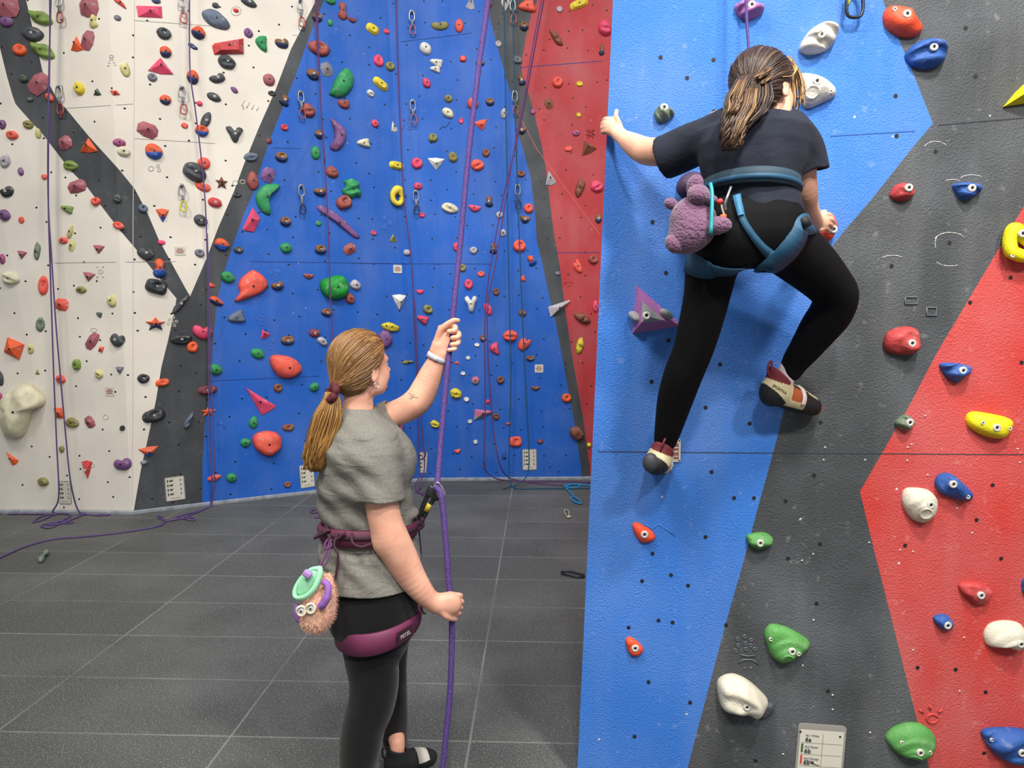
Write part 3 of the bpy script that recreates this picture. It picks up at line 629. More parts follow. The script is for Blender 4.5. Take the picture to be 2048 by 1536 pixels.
NH = [
 (1800,40,'orange','dome',.05, A(1648,0,.2604,455,130,470,80,500,62,560,65,640,90,680,150,735,210,740,240,710,272,650,285,570,270,500,230,465,180),[(1780,28)],'orange rounded blob hold straddling the blue and grey edge at the top'),
 (1855,103,'blue','ridge',.045, A(1648,0,.2604,628,420,690,345,780,312,890,330,930,380,925,440,880,500,790,530,700,515,650,480),[],'dark blue pitted oval hold just below the orange blob'),
 (1632,80,'white','ridge',.05,'1599,98 1606,80 1622,60 1640,50 1655,49 1671,55 1672,66 1668,82 1652,101 1625,108 1608,106',[],'white shell-like hold with curved ridges beside the climber, topmost of the white ones'),
 (1623,172,'white','step',.045, A(1180,80,.3385,1235,215,1280,203,1370,235,1430,275,1445,300,1438,335,1370,370,1290,400,1250,370,1236,290),[(1654,188)],'white rounded triangle hold with concentric ring beside the climber\'s head'),
 (1325,221,'ggreen','ridge',.035, A(1180,80,.3385,380,430,400,398,440,396,480,420,497,440,480,465,430,487,395,478),[],'small grey green swirled hold above the climber\'s outstretched arm'),
 (1497,20,'lilac','ridge',.04,'1469,15 1480,6 1500,4 1520,12 1526,22 1515,33 1495,40 1478,33',[],'lilac hold behind the climber\'s rope at the top edge'),
 (1806,380,'red','rough',.035, A(1648,0,.2604,505,1490,540,1430,600,1408,660,1425,682,1470,670,1520,620,1545,550,1540,512,1515),[],'small red wrinkled hold left of the blue bird-like one'),
 (1932,380,'blue','ridge',.035, A(1648,0,.2604,985,1425,1050,1405,1150,1410,1205,1430,1175,1485,1110,1530,1050,1535,1010,1480),[],'blue bird-like hold with flat chalked top under a chalk mark'),
 (2040,190,'yellow','facet',.06,'2008,213 2030,185 2058,158 2080,180 2078,206 2048,207',[],'yellow pointed wedge cut by the right edge near the top'),
 (2026,471,'yellow','hole',.06, A(1548,400,.3906,1150,275,1158,215,1175,165,1200,140,1235,142,1260,175,1300,215,1325,255,1315,310,1230,317,1165,305),[(2010,513)],'bright yellow handle hold with an oval opening at the right edge'),
 (1810,686,'red','rough',.05, A(1548,400,.3906,558,730,580,675,650,648,710,655,735,700,728,770,680,795,600,785,565,765),[],'large red round dented hold on the grey stripe'),
 (1913,740,'blue','ridge',.04, A(1548,400,.3906,848,838,920,833,1000,850,1006,870,965,905,940,935,890,915,858,875),[],'blue spiked hold on the red paint above the yellow bar'),
 (1978,852,'yellow','dome',.045, A(1548,400,.3906,980,1110,1010,1082,1100,1092,1200,1118,1211,1160,1180,1212,1130,1221,1050,1197,990,1155),[(1953,843),(2006,854)],'smooth yellow bar hold lying on the red paint'),
 (1812,843,'ggreen','ridge',.03, A(1548,400,.3906,617,1140,660,1098,700,1112,710,1145,685,1180,640,1172),[],'tiny grey green hold where grey meets red paint'),
 (1892,963,'blue','ridge',.045, A(1448,936,.3906,1077,75,1090,38,1120,24,1160,28,1210,65,1262,120,1270,160,1240,168,1190,160,1130,140,1090,110),[(1923,989)],'blue diagonal hold with a smooth groove above the cream face-like one'),
 (1846,1003,'cream','step',.045, A(1448,936,.3906,905,150,925,103,990,98,1050,115,1085,165,1075,230,1040,270,1010,282,960,262,918,205),[],'cream hold like a round face left of the blue diagonal one'),
 (1515,1081,'green','ridge',.035, A(1448,936,.3906,110,350,150,330,210,328,250,360,232,395,185,415,135,400),[],'small green lip hold on the blue and grey boundary'),
 (1287,1065,'orange','dome',.025,'1264,1048 1274,1044 1290,1052 1305,1062 1311,1075 1303,1083 1288,1086 1277,1080 1268,1065',[],'upper of the two small orange footholds on blue, below the climber\'s heel'),
 (1269,1292,'orange','dome',.022,'1250,1280 1256,1272 1266,1275 1282,1288 1287,1300 1280,1310 1266,1313 1256,1302',[],'lower of the two small orange footholds low on the blue paint'),
 (1575,1291,'green','step',.05, A(1448,936,.3906,200,850,215,805,250,790,320,808,390,845,440,890,410,935,360,960,320,990,275,990,240,965,222,920),[(1536,1272),(1588,1296)],'large green fin-shaped hold with a ring relief on grey'),
 (1951,1184,'red','rough',.035, A(1448,936,.3906,1195,595,1240,576,1310,585,1365,620,1360,660,1330,695,1280,697,1230,655,1205,630),[],'dull red hold on bright red paint above the cream double one'),
 (1887,1245,'blue','dome',.028, A(1448,936,.3906,1067,765,1100,745,1140,750,1172,790,1160,820,1120,828,1085,800),[],'smallest blue oval hold on the red paint'),
 (2023,1276,'cream','step',.045, A(1448,936,.3906,1323,855,1345,800,1390,778,1450,774,1510,790,1540,840,1530,895,1480,928,1430,905,1350,912),[],'cream peanut-shaped hold at the right edge'),
 (2050,1170,'blue','dome',.03,'2043,1160 2053,1153 2064,1165 2062,1180 2050,1188 2044,1182',[],'sliver of a blue hold cut by the right edge'),
 (1825,1488,'green','step',.05, A(1448,936,.3906,820,1370,860,1320,930,1292,1010,1300,1070,1350,1083,1410,1050,1460,970,1485,890,1465,840,1420),[(1793,1474),(1847,1490)],'big green oval hold with ring relief at the bottom of the grey stripe'),
 (2027,1491,'blue','ridge',.05, A(1448,936,.3906,1305,1350,1340,1325,1430,1318,1520,1325,1575,1360,1585,1440,1560,1500,1480,1513,1400,1480,1340,1420),[(1973,1471)],'big blue hold with layered ridges in the bottom right corner'),
 (1484,1396,'cream','rough',.07,'1431,1365 1440,1350 1460,1343 1480,1348 1500,1360 1520,1378 1537,1398 1530,1415 1515,1434 1495,1426 1470,1424 1445,1420 1436,1400',[],'big cream rocky hold low on the grey paint'),
 (1532,1416,'dgrey','dome',.02,'1520,1408 1545,1402 1548,1418 1538,1432 1522,1440 1516,1430',[],'small dark grey hold tucked behind the big cream rock'),
 (1657,462,'orange','dome',.045,'1640,450 1650,432 1662,430 1668,445 1667,465 1658,482 1645,484 1636,470',[],'orange hold gripped by the climber\'s right hand'),
 (1385,375,'plum','dome',.05,'1353,378 1357,362 1368,350 1385,344 1405,352 1412,372 1405,390 1385,398 1363,392',[],'dark plum hold behind the purple plush chalk bag'),
]
def near_profile(p, out, H, seed):
    if p == 'step':
        V, Fc = dome(resample([tuple(q) for q in out], 72), H, 'dome', seed, 30); mx = abs(out).max(); V2 = []
        for (a, b, c) in V:
            if b < -.002:
                r = math.hypot(a/mx, (c/mx)+.55); b *= 1-.16*(math.tanh((r-.95)*26)*.5+.5)-.14*(math.tanh((r-.62)*26)*.5+.5)+.10
                r2 = math.hypot(a/mx+.15, c/mx+.42); b += -H*.10*math.exp(-((r2-.24)/.045)**2)+H*.10*math.exp(-(r2/.15)**2)
            V2.append((a, b, c))
        return V2, Fc
    if p == 'ridge':
        V, Fc = dome(resample([tuple(q) for q in out], 64), H, 'dome', seed, 24); mx = abs(out).max(); V2 = []; ang = (seed % 5)*.35-.4
        for (a, b, c) in V:
            if b < -.002:
                t = (c*math.cos(ang)+a*math.sin(ang)+.25*a*a/mx)/mx; e = min(1, math.hypot(a, c)/(.28*mx)); w_ = math.sin(t*9+seed)
                b += H*.17*e*(abs(w_)**.5*(1 if w_ > 0 else -1))*min(1, -b/H*1.6)
            V2.append((a, b, c))
        return V2, Fc
    if p == 'hole':
        return dome(out, H, 'dome', seed, 12)
    return dome(out, H, p, seed, 14)
for i, (cx, cy, c, p, H, s, bolts, lab) in enumerate(NH):
    hpt, nn = hit(NEAR, cx, cy); sc = hpt.y/F
    out = bigout(s, cx, cy, sc, 1, p != 'facet', 48)
    if p == 'hole':      # a handle: outline swept as a fat loop plus the bolt lobe
        ctr = [(2012,505),(2010,485),(2014,463),(2024,462),(2036,476),(2050,487),(2052,508),(2034,513)]
        mb = MB(); pts = smoothpath([((a-cx)*sc, -.028 if 460 < b < 500 else -.034, -(b-cy)*sc) for a, b in ctr]+[((ctr[0][0]-cx)*sc, -.034, -(ctr[0][1]-cy)*sc)], 6)[:-1]
        tube(mb, pts, .022, 12, closed=True, fn=(0, 1, 0))
        lo = bigout('2012,470 2014,460 2026,456 2036,464 2038,478 2022,484', cx, cy, sc, 1, True, 24)
        v2, f2_ = dome(lo, .05, 'dome', 3, 6); mb.add(v2, f2_)
        lo = bigout('2000,512 2002,490 2006,478 2014,480 2016,500 2040,508 2052,505 2054,516 2030,524', cx, cy, sc, 1, True, 24)
        V, Fc = mb.v, mb.f
    else: V, Fc = near_profile(p, out, H, i+900)
    bl = None if lab.startswith(('sliver', 'yellow pointed', 'small dark')) else (BOLT, .0135)
    o = place_hold(NEAR, cx, cy, V, Fc, NM[c], p == 'facet', 0, '', '', '', 'near', H, bl, [((a-cx)*sc, -(b-cy)*sc) for a, b in bolts])
    o['label'] = lab; o['category'] = 'climbing hold'
# faceted lilac pyramid volume
cx, cy = 1286, 632; hpt, nn = hit(NEAR, cx, cy); sc = hpt.y/F
pp = [((a-cx)*sc, -(b-cy)*sc) for a, b in ((1272,571),(1364,651),(1265,667))]; ap = (0, -.11, 0)
V = [(pp[0][0], 0, pp[0][1]), (pp[1][0], 0, pp[1][1]), (pp[2][0], 0, pp[2][1])]
tr = lambda q, t: tuple(q[k]+(ap[k]-q[k])*t for k in range(3))
V += [tr(V[0], .55), tr(V[1], .5), tr(V[2], .6), (.004, -.088, -.004)]
Fc = [(0, 1, 4, 3), (1, 2, 5, 4), (2, 0, 3, 5), (3, 4, 6), (4, 5, 6), (5, 3, 6)]
mb = MB(); 
for f in Fc[:3]: mb.add([V[k] for k in f], [tuple(range(4))], 0)
for f in Fc[3:]: mb.add([V[k] for k in f], [tuple(range(3))], 1)
me = rawmesh('climbing_hold', mb.v, mb.f, [NM['lilac'], mat('volume_grey', (142, 142, 146), .7, var=.15, vs=20, bump=.4)], False, mb.mi)
o = bpy.data.objects.new('climbing_hold', me); COL.objects.link(o); o.matrix_world = frame(hpt, nn); o['label'] = 'lilac and grey pyramid hold left of the climber\'s straight leg'; o['category'] = 'climbing hold'
b = bpy.data.objects.new('bolt', BOLT); COL.objects.link(b); b.parent = o; b.location = (0, -.09, 0); b.scale = (.014,)*3
for (a, bb) in ((1327,629), (1268,633)):
    lo = resample([(x*.028, z*.014) for x, z in TPL['round']], 20); v2, f2_ = dome(lo, .02, 'dome', 4, 6)
    k = bpy.data.objects.new('bump', rawmesh('bump', v2, f2_, MATS['volume_grey'])); COL.objects.link(k); k.parent = o
    k.location = ((a-cx)*sc, -.045 if a > 1300 else -.03, -(bb-cy)*sc); k.rotation_euler = (0, math.radians(35), math.radians(25 if a > 1300 else -50))
HOLDS.append([o, cx, cy, '', '', '', 'near'])
# labels for the back wall holds: look first, then the neighbour next to them
PAN = ['white panel', 'dark stripe', 'blue panel', 'red panel']
bh = [h for h in HOLDS if h[6] == 'back']
base = {}
for h in bh:
    d = (h[3]+h[4]+' '+h[5]+' hold').replace('large large', 'large'); h.append(d); h.append(PAN[backcol(h[1], h[2])])
used = set(); lens = []
def dirw(dx, dy):
    if abs(dx) > 2*abs(dy): return 'right of' if dx > 0 else 'left of'
    if abs(dy) > 2*abs(dx): return 'below' if dy > 0 else 'above'
    return ('lower right of' if dx > 0 else 'lower left of') if dy > 0 else ('upper right of' if dx > 0 else 'upper left of')
from collections import Counter
cnt = Counter((h[7], h[8]) for h in bh)
for h in bh:
    if cnt[(h[7], h[8])] == 1:
        nb0 = min((g for g in bh if g is not h), key=lambda g: (g[1]-h[1])**2+(g[2]-h[2])**2)
        lab = '%s %s the %s, on %s' % (h[7], dirw(h[1]-nb0[1], h[2]-nb0[2]), nb0[4]+' '+nb0[5]+' one', h[8])
        if len(lab.split()) > 16: lab = '%s, on %s' % (h[7], h[8])
    else:
        nb = sorted((g for g in bh if g is not h), key=lambda g: (g[1]-h[1])**2+(g[2]-h[2])**2)[:7]
        for g in nb:
            lab = '%s %s the %s, on %s' % (h[7], dirw(h[1]-g[1], h[2]-g[2]), g[3]+g[4]+' '+g[5]+' one', h[8])
            if lab not in used and len(lab.split()) <= 16: break
    used.add(lab); h[0]['label'] = lab; h[0]['category'] = 'climbing hold'; lens.append(len(lab.split()))
for h in HOLDS: h[0]['group'] = 'holds on the far wall' if h[6] == 'back' else 'holds on the near wall'
print('HOLDS', len(HOLDS), 'dup labels', len(bh)-len(used), 'maxlen', max(lens))
# ---------------------------------------------------------------- reliefs, chalk rings, bolt holes of the near wall
mb = MB()
def disc(bvh, x, y, rpx, m, off=.0012, n=10, hole=0):
    h, nn = hit(bvh, x, y); s = h.y/F; M = frame(h+nn*off, nn)
    V = [M @ Vector((rpx*s*math.cos(2*math.pi*k/n), 0, rpx*s*math.sin(2*math.pi*k/n))) for k in range(n)]
    if hole:
        V += [M @ Vector((rpx*hole*s*math.cos(2*math.pi*k/n), -.003, rpx*hole*s*math.sin(2*math.pi*k/n))) for k in range(n)]
        mb.add(V, [(k, (k+1) % n, n+(k+1) % n, n+k) for k in range(n)], m)
    else: mb.add(V, [tuple(range(n))], m)
for x, y in ((1321,115),(1427,120),(1374,156),(1428,223),(1597,229),(1645,322),(1791,192),(1793,272),(1931,56),(1951,153),(1871,303),(1305,444),(1332,546),(1337,681),(1303,763),(1440,729),
             (1411,815),(1499,847),(1641,845),(1423,944),(1628,951),(1508,996),(1468,996),(1571,1002),(1411,1074),(1305,1107),(1640,1088),(1576,1117),(1376,1171),(1284,1162),(1633,1207),(1452,1250),
             (1342,1150),(1317,1241),(1257,1255),(1297,1364),(1656,1382),(1380,1405),(1269,1473),(1511,1521),(1783,532),(1940,605),(1985,970),(1953,1040),(1810,1091),(2002,1117),(1835,1335),(1911,1339),(1971,1384),(1968,1506),
             (1899,486),(2021,555),(2043,725),(1345,1245)):
    disc(NEAR, x, y, 4.2, 0)
for x, y in ((1600,1040),(1601,1038),(1626,1108),(1604,1121),(1627,1240),(1605,1331),(1665,1390),(1665,1419),(1740,1465),(1566,1508),(1850,832),(1823,889),(1815,895),(1814,921),(1647,920),(1730,920),(1650,895),(1826,1300),(2035,898),(2040,925),(1855,950),(1914,1017),(1944,1066),(1800,1100),(1826,1103),(1738,1085),(1928,1275),(1919,1382)):
    disc(NEAR, x, y, 2.2, 1, hole=.4)
def ringmark(bvh, x, y, rx, ry, a0, a1, m, r=.0016, n=14):
    pts = []
    for k in range(n+1):
        a = math.radians(a0+(a1-a0)*k/n); h, nn = hit(bvh, x+rx*math.cos(a), y-ry*math.sin(a)); pts.append(h+nn*.0006)
    tube(mb, pts, [r*(.4+1.1*abs(math.sin(k*1.7+x))*abs(math.sin(k*.9+y))) for k in range(n+1)] if m == 1 else r, 4, m)
for a in ((1900,483,32,18,20,165),(1900,487,30,28,150,200),(1871,295,22,12,10,175),(1943,357,22,7,20,180),(1905,363,14,4,0,170),(1785,520,24,9,40,150),(1520,398,3,2,0,90),(1900,520,28,12,200,300)): ringmark(NEAR, *a, 1, .0013)
# little relief motifs cast in the panels
def motif(bvh, x, y, items, m, r):
    for (kind, *q) in items:
        if kind == 'l':
            pts = [hit(bvh, x+q[i], y+q[i+1]) for i in range(0, len(q), 2)]; tube(mb, [h+n*.001 for h, n in pts], r, 5, m)
        else:
            ringmark(bvh, x+q[0], y+q[1], q[2], q[3] if len(q) > 3 else q[2], 0, 360, m, r, 12)
motif(NEAR, 1493, 1300, [('o',-18,-22,3),('o',-4,-27,3),('o',9,-20,3),('o',-17,-9,3),('o',-2,-13,3),('o',8,-9,3),('o',-22,1,3),('o',-1,-2,3),('o',16,-2,3),('l',-12,9,0,12,17,11),('l',-16,25,-5,19,10,19,24,28),('o',-4,36,1.5),('o',9,36,1.5)], 2, .003)
motif(NEAR, 1822, 601, [('l',-12,-7,12,-7,12,7,-12,7,-12,-7),('l',31,14,50,14,50,30,31,30,31,14)], 2, .0035)
motif(NEAR, 1864, 1437, [('o',0,0,11,9),('l',-26,-18,-18,-12),('l',-6,-28,-4,-18),('l',20,-18,12,-12)], 3, .0045)
motif(NEAR, 1320, 1060, [('l',-30,-12,-16,-2,-4,-12,12,-2,30,12)], 4, .002)
motif(BACK, 223, 123, [('o',0,-10,3),('l',-4,-3,4,-3),('l',-6,3,7,2),('l',-8,9,9,7)], 5, .006)
motif(BACK, 1181, 268, [('o',0,0,4),('l',-8,-8,-5,-5),('l',8,-8,5,-5),('l',-9,2,-6,2),('l',9,2,6,2),('l',-3,-9,-2,-6),('l',4,-9,3,-6),('l',-5,8,-3,5),('l',5,8,3,5)], 6, .006)
motif(BACK, 1140, 568, [('o',0,0,4),('l',-6,-6,-4,-4),('l',0,-8,0,-5),('l',6,-6,4,-4)], 7, .006)
for px, py in ((551,551),(519,598),(523,641),(541,690)):
    motif(BACK, px, py, [('o',0,4,4,5),('o',-7,-3,2),('o',-2,-8,2),('o',5,-6,2)], 8, .004)
for px, py in ((769,437),(780,447),(769,455)): motif(BACK, px, py, [('l',0,-6,-3,2,0,4,3,2,0,-6)], 8, .004)
motif(BACK, 190, 543, [('o',12,0,4),('l',4,-12,6,-8),('l',18,-12,16,-8),('l',4,12,7,8),('l',18,12,15,8)], 5, .005)
motif(BACK, 310, 335, [('o',-8,2,5),('o',6,-3,3),('o',8,5,3)], 5, .005); motif(BACK, 345, 645, [('o',-6,-6,2.5),('o',2,-10,2.5),('o',8,-2,2.5),('o',4,6,2.5),('o',-8,2,2.5),('o',0,-1,2)], 5, .004)
motif(BACK, 505, 212, [('l',-22,0,-16,-12),('l',-12,4,-6,-8),('l',-2,7,3,-3),('l',8,9,12,2),('l',-18,6,-20,-4)], 5, .005)
for a in ((472,22,10,9,0,360),(600,190,1,1,0,90),(188,660,6,4,0,360),(212,834,5,5,0,360),(185,930,4,4,0,360),(470,366,5,5,0,360),(485,364,5,4,0,360)): ringmark(BACK, *a, 5, .004)
motif(BACK, 820, 245, [('l',-16,16,-10,0,-6,-2,0,14,14,12),('o',-2,12,3),('o',0,-10,4)], 8, .004)
motif(BACK, 893, 247, [('l',-14,12,-8,6,-2,8,8,-4)], 9, .004); motif(BACK, 440, 850, [('l',-6,-2,0,-8,4,0,10,8),('l',-4,-2,6,-2)], 8, .004)
rel = [SOCK, mat('chalk_mark', (212, 212, 206), .9), mat('relief_grey', (88, 92, 98), .5), mat('relief_red', (196, 66, 60), .6), mat('relief_blue', (74, 122, 205), .6),
       mat('relief_white', (196, 190, 180), .7), mat('relief_red_dark', (120, 36, 40), .7), mat('relief_red_far', (190, 70, 70), .7), mat('relief_blue_far', (70, 112, 196), .7), mat('relief_blue_dark', (24, 48, 110), .7)]
o = mk('trim_3', mb.v, mb.f, rel, None, True, mb.mi); tag(o, kind='structure')
# ---------------------------------------------------------------- ropes
def rope_mat(n, rgb, rgb2):
    m = mat(n, rgb, .75, bump=.6, bs=350); nt = m.node_tree; N = nt.nodes; L = nt.links
    tc = N.new('ShaderNodeTexCoord'); v = N.new('ShaderNodeTexNoise'); v.inputs['Scale'].default_value = 260; L.new(tc.outputs['Object'], v.inputs['Vector'])
    mx = N.new('ShaderNodeMix'); mx.data_type = 'RGBA'; mx.inputs[6].default_value = lin(rgb); mx.inputs[7].default_value = lin(rgb2)
    r = N.new('ShaderNodeMapRange'); r.inputs[1].default_value = .5; r.inputs[2].default_value = .62; L.new(v.outputs['Fac'], r.inputs[0]); L.new(r.outputs[0], mx.inputs[0])
    L.new(mx.outputs[2], N['Principled BSDF'].inputs[0]); return m
R_pur = rope_mat('purple_rope', (92, 66, 140), (60, 42, 92)); R_far = rope_mat('dusty_purple_rope', (98, 76, 132), (66, 50, 96)); R_teal = rope_mat('teal_rope', (24, 84, 118), (14, 52, 84)); R_blue = rope_mat('cyan_rope', (30, 140, 196), (16, 92, 150))
R_plum = rope_mat('plum_rope', (104, 58, 116), (66, 36, 78))
def wallpts(pts, off):
    r = []
    for p in pts:
        h, n = hit(BACK, max(-600, p[0]), max(-120, p[1])); r.append(h+n*(p[2] if len(p) > 2 else off))
    return r
def rope(strands, m, label, r=.0062, sides=8, base=True, group=None):
    mb = MB()
    for s in strands: tube(mb, smoothpath(s, 8), r, sides)
    o = mk('climbing_rope', mb.v, mb.f, m); tag(o, label, 'rope', group); return o
def FW(x, y, z=.008):
    p = FL(x, y, z); h = BACK.ray_cast(Vector((p.x, p.y-3, .4)), Vector((0, 1, 0)))
    if h[0] is not None and p.y > h[0].y-.06: p.y = h[0].y-.06
    return p
FLp = lambda pts, z=.008: [FW(x, y, z) for x, y in pts]
RG = 'climbing ropes'
rope([wallpts([(125,-110),(124,0),(120,100),(118,200),(117,400),(120,520),(124,640),(128,760),(133,880),(137,985)], .13)+[FW(137,1010,.03)]+FLp([(128,1022),(105,1030),(85,1040),(66,1044),(80,1034),(110,1025),(150,1022),(138,1034),(110,1046),(95,1050),(120,1047),(146,1045),(130,1042),(105,1045),(82,1052),(100,1056),(118,1048),(140,1040),(165,1030),(180,1020)]),
      wallpts([(126,-110),(125,100),(121,300),(122,420),(128,520),(136,640),(146,760),(155,860),(164,950)], .16)+[FW(174,1008,.06)]+FLp([(182,1024),(200,1031),(222,1028),(226,1023),(212,1022)]),
      FLp([(-40,1022),(0,1024),(18,1021),(10,1018),(-5,1018)]), FLp([(16,1028),(60,1024),(104,1026),(112,1030)])], R_far, 'dusty purple rope hanging in two strands at the far left, coiled on the mats', group=RG)
rope([wallpts([(374,-110),(375,0),(375,90),(377,160),(387,230),(397,310),(404,380),(408,450),(411,560),(413,700),(414,850),(420,960)], .12)+[FW(421,1008,.02)]+FLp([(405,1020),(385,1028),(370,1034),(352,1038),(335,1042),(322,1038),(314,1033),(320,1032),(330,1040),(327,1047),(310,1054),(250,1064),(180,1072),(110,1078),(60,1090),(20,1106),(-30,1130)]),
      wallpts([(409,470),(413,600),(417,760),(423,930)], .15)+[FW(424,1006,.04)]+FLp([(410,1017),(388,1024),(360,1032),(345,1040),(365,1037),(385,1041),(388,1036),(370,1034)])], R_far, 'purple rope left of the blue panel, its end trailing across the mats', group=RG)
rope([wallpts([(621,-110),(622,0),(628,120),(635,240),(643,360),(649,480),(652,580),(657,680),(661,800),(666,930)], .14)+[FW(668,986,.03)]+FLp([(655,1000),(640,1015),(622,1022),(628,1026),(648,1022),(645,1032),(630,1036)]),
      wallpts([(623,-110),(625,60),(633,240),(640,330)], .17)], R_plum, 'plum purple rope on the blue panel running down behind the belayer\'s head', group=RG)
rope([wallpts([(789,-110),(790,0),(793,110),(799,270),(806,400),(812,520),(818,640),(822,740),(826,860),(829,940)], .14)+[FW(830,972,.03)]+FLp([(838,985),(858,988),(850,992),(836,982),(842,976)]),
      wallpts([(817,600),(824,760),(832,860),(836,905),(835,940)], .17)+[FW(837,970,.05)],
      wallpts([(834,898,.17),(839,902,.16),(838,908,.17),(833,911,.16),(836,916,.17)], .17)], R_plum, 'plum rope with a knot at its lower end, right of the belayer\'s head on blue', group=RG)
rope([wallpts([(1094,-110),(1085,0),(1068,95),(1046,215),(1032,290),(1010,380),(990,480),(975,570),(969,660),(970,760),(969,860),(968,915)], .30)+wallpts([(972,935,.2),(990,950,.16)], .2)+FLp([(1010,960),(1060,963),(1110,963),(1190,964)]),
      wallpts([(1088,-110),(1080,0),(1064,90),(1042,215),(1028,300),(1012,390),(1003,450),(988,540),(975,610),(975,700),(980,780),(986,850),(996,910)], .36)+wallpts([(1012,944,.2)], .2)+FLp([(1035,960),(1075,967),(1130,970),(1190,966)]),
      wallpts([(966,914,.3),(971,918,.29),(965,922,.3),(970,925,.31)], .3)], R_plum, 'plum rope slanting across to the floor at the right of the blue panel', group=RG)
rope([wallpts([(1003,-110),(1006,40),(1009,160),(1012,320),(1015,500),(1018,640),(1020,760),(1017,900),(1017,940)], .2)+[FW(1022,968,.03)]+FLp([(1035,977),(1080,977),(1140,977),(1190,976)]),
      wallpts([(1020,-110),(1023,60),(1027,200),(1032,360),(1037,500),(1043,650),(1050,790),(1055,900),(1053,935)], .24)+[FW(1045,962,.05)]+FLp([(1025,972),(1006,978)])], R_teal, 'dark teal rope hanging in two thin strands right of centre on the blue panel', r=.006, group=RG)
rope([FLp([(1185,972),(1160,969),(1140,969),(1128,972),(1145,976),(1160,973),(1150,968),(1132,974),(1140,984),(1146,992),(1143,998),(1150,1004),(1162,1007),(1158,1000),(1148,994)], .012)], R_blue, 'short bright cyan rope end knotted into a loop on the mats by the near wall', r=.009, group=RG)
# the climber's own rope, near wall
rope([[P(1489,-260,2.50), P(1492,0,2.48), P(1498,110,2.46), P(1502,240,2.44), P(1505,330,2.42), P(1505,385,2.36)]], R_pur, 'purple rope above the climber, disappearing behind her hair', r=.005, group=RG)
# ---------------------------------------------------------------- quickdraws
STEEL = mat('carabiner_steel', (170, 172, 176), .3, metal=.8); SLING = mat('draw_sling', (128, 128, 134), .8); RGATE = mat('red_anodised', (170, 92, 86), .35, metal=.5)
DKST = mat('dark_anodised', (44, 48, 58), .35, metal=.5); YG = mat('yellow_gate', (206, 204, 44), .5)
def biner(cx, cz, w_, h_, r, y=-.03):
    mb = MB(); pts = []
    for k in range(20):
        a = 2*math.pi*k/20; x = math.cos(a); z = math.sin(a)
        pts.append((cx+w_/2*math.copysign(abs(x)**.6, x)*(1-.18*z), y, cz+h_/2*math.copysign(abs(z)**.75, z)))
    tube(mb, pts, r, 6, closed=True, fn=(0, 1, 0)); return mb
def quickdraw(bvh, x, y, L_, lab, sc_=1.0, low=None):
    h, n = hit(bvh, x, y); M = frame(h, n)
    root = bpy.data.objects.new('quickdraw', None); COL.objects.link(root); root.matrix_world = M; tag(root, lab, 'quickdraw', 'quickdraws'); root.empty_display_size = .05
    def part(nm_, mb, m):
        o = bpy.data.objects.new(nm_, rawmesh(nm_, mb.v, mb.f, m, True)); COL.objects.link(o); o.parent = root; return o
    hm_ = MB(); box(hm_, (0, -.01, .045), (.03, .02, .03)); part('hanger', hm_, STEEL)
    part('carabiner', biner(0, 0, .05, .10, .0058, -.035), STEEL)
    sl = MB(); box(sl, (0.003, -.036, -.05-L_/2+.01), (.020, .012, L_)); part('sling', sl, SLING)
    part('carabiner', biner(.008, -L_-.075, .052, .085, .0058, -.04), low or RGATE)
    return root
for x, y, L_, lab, lw in ((123,5,.06,'steel quickdraw at the top left beside the leftmost rope',0),(123,187,.06,'quickdraw hanging beside the leftmost rope where the dark stripe crosses',0),(363,6,.06,'quickdraw at the top edge just left of the second purple rope',0),
    (363,186,.07,'quickdraw on white panel left of the orange-and-blue jug, middle of three',0),(363,382,.06,'quickdraw with green lower carabiner, lowest on the white panel',1),(599,12,.08,'quickdraw near the slanting edge of white panel and grey stripe at the top',0),
    (600,195,.08,'quickdraw on the left edge of the blue panel beside a reddish ridged hold',0),(601,382,.1,'quickdraw right of the big green crescent on the blue panel',2),(823,34,.06,'topmost quickdraw in the middle of the blue panel',0),
    (825,212,.06,'quickdraw mid blue panel, above a pink ring hold',0),(831,392,.07,'lowest quickdraw of the middle column on the blue panel',2),(1025,13,.06,'quickdraw on the grey stripe at the top between the teal ropes',0),
    (1029,194,.06,'quickdraw where grey stripe and blue panel meet, behind the teal rope',0),(1035,380,.08,'lowest quickdraw beside the right teal rope on blue',2)):
    quickdraw(BACK, x, y, L_, lab, 1, (RGATE, YG, DKST)[lw])
# big draw clipped on the near wall at the top edge
h, n = hit(NEAR, 1705, -60); M = frame(h, n)
root = bpy.data.objects.new('quickdraw', None); COL.objects.link(root); root.matrix_world = M; tag(root, 'black carabiner with yellow gate hanging into view at the top of the near blue wall', 'quickdraw', 'quickdraws')
s = h.y/F
def npart(nm_, mb, m, par=root):
    o = bpy.data.objects.new(nm_, rawmesh(nm_, mb.v, mb.f, m, True)); COL.objects.link(o); o.parent = par; return o
mb_ = MB(); box(mb_, (0, -.015, .02), (.04, .03, .05)); npart('hanger', mb_, STEEL)
mb_ = MB(); box(mb_, (0, -.03, -.03), (.018, .006, .08)); npart('sling', mb_, DKST)
npart('carabiner', biner(.0, -.115, .052, .10, .0055, -.03), DKST)
mb_ = MB(); tube(mb_, [(-.026, -.03, -.08), (-.018, -.032, -.10), (-.022, -.032, -.125)], .004, 6); npart('gate', mb_, YG)
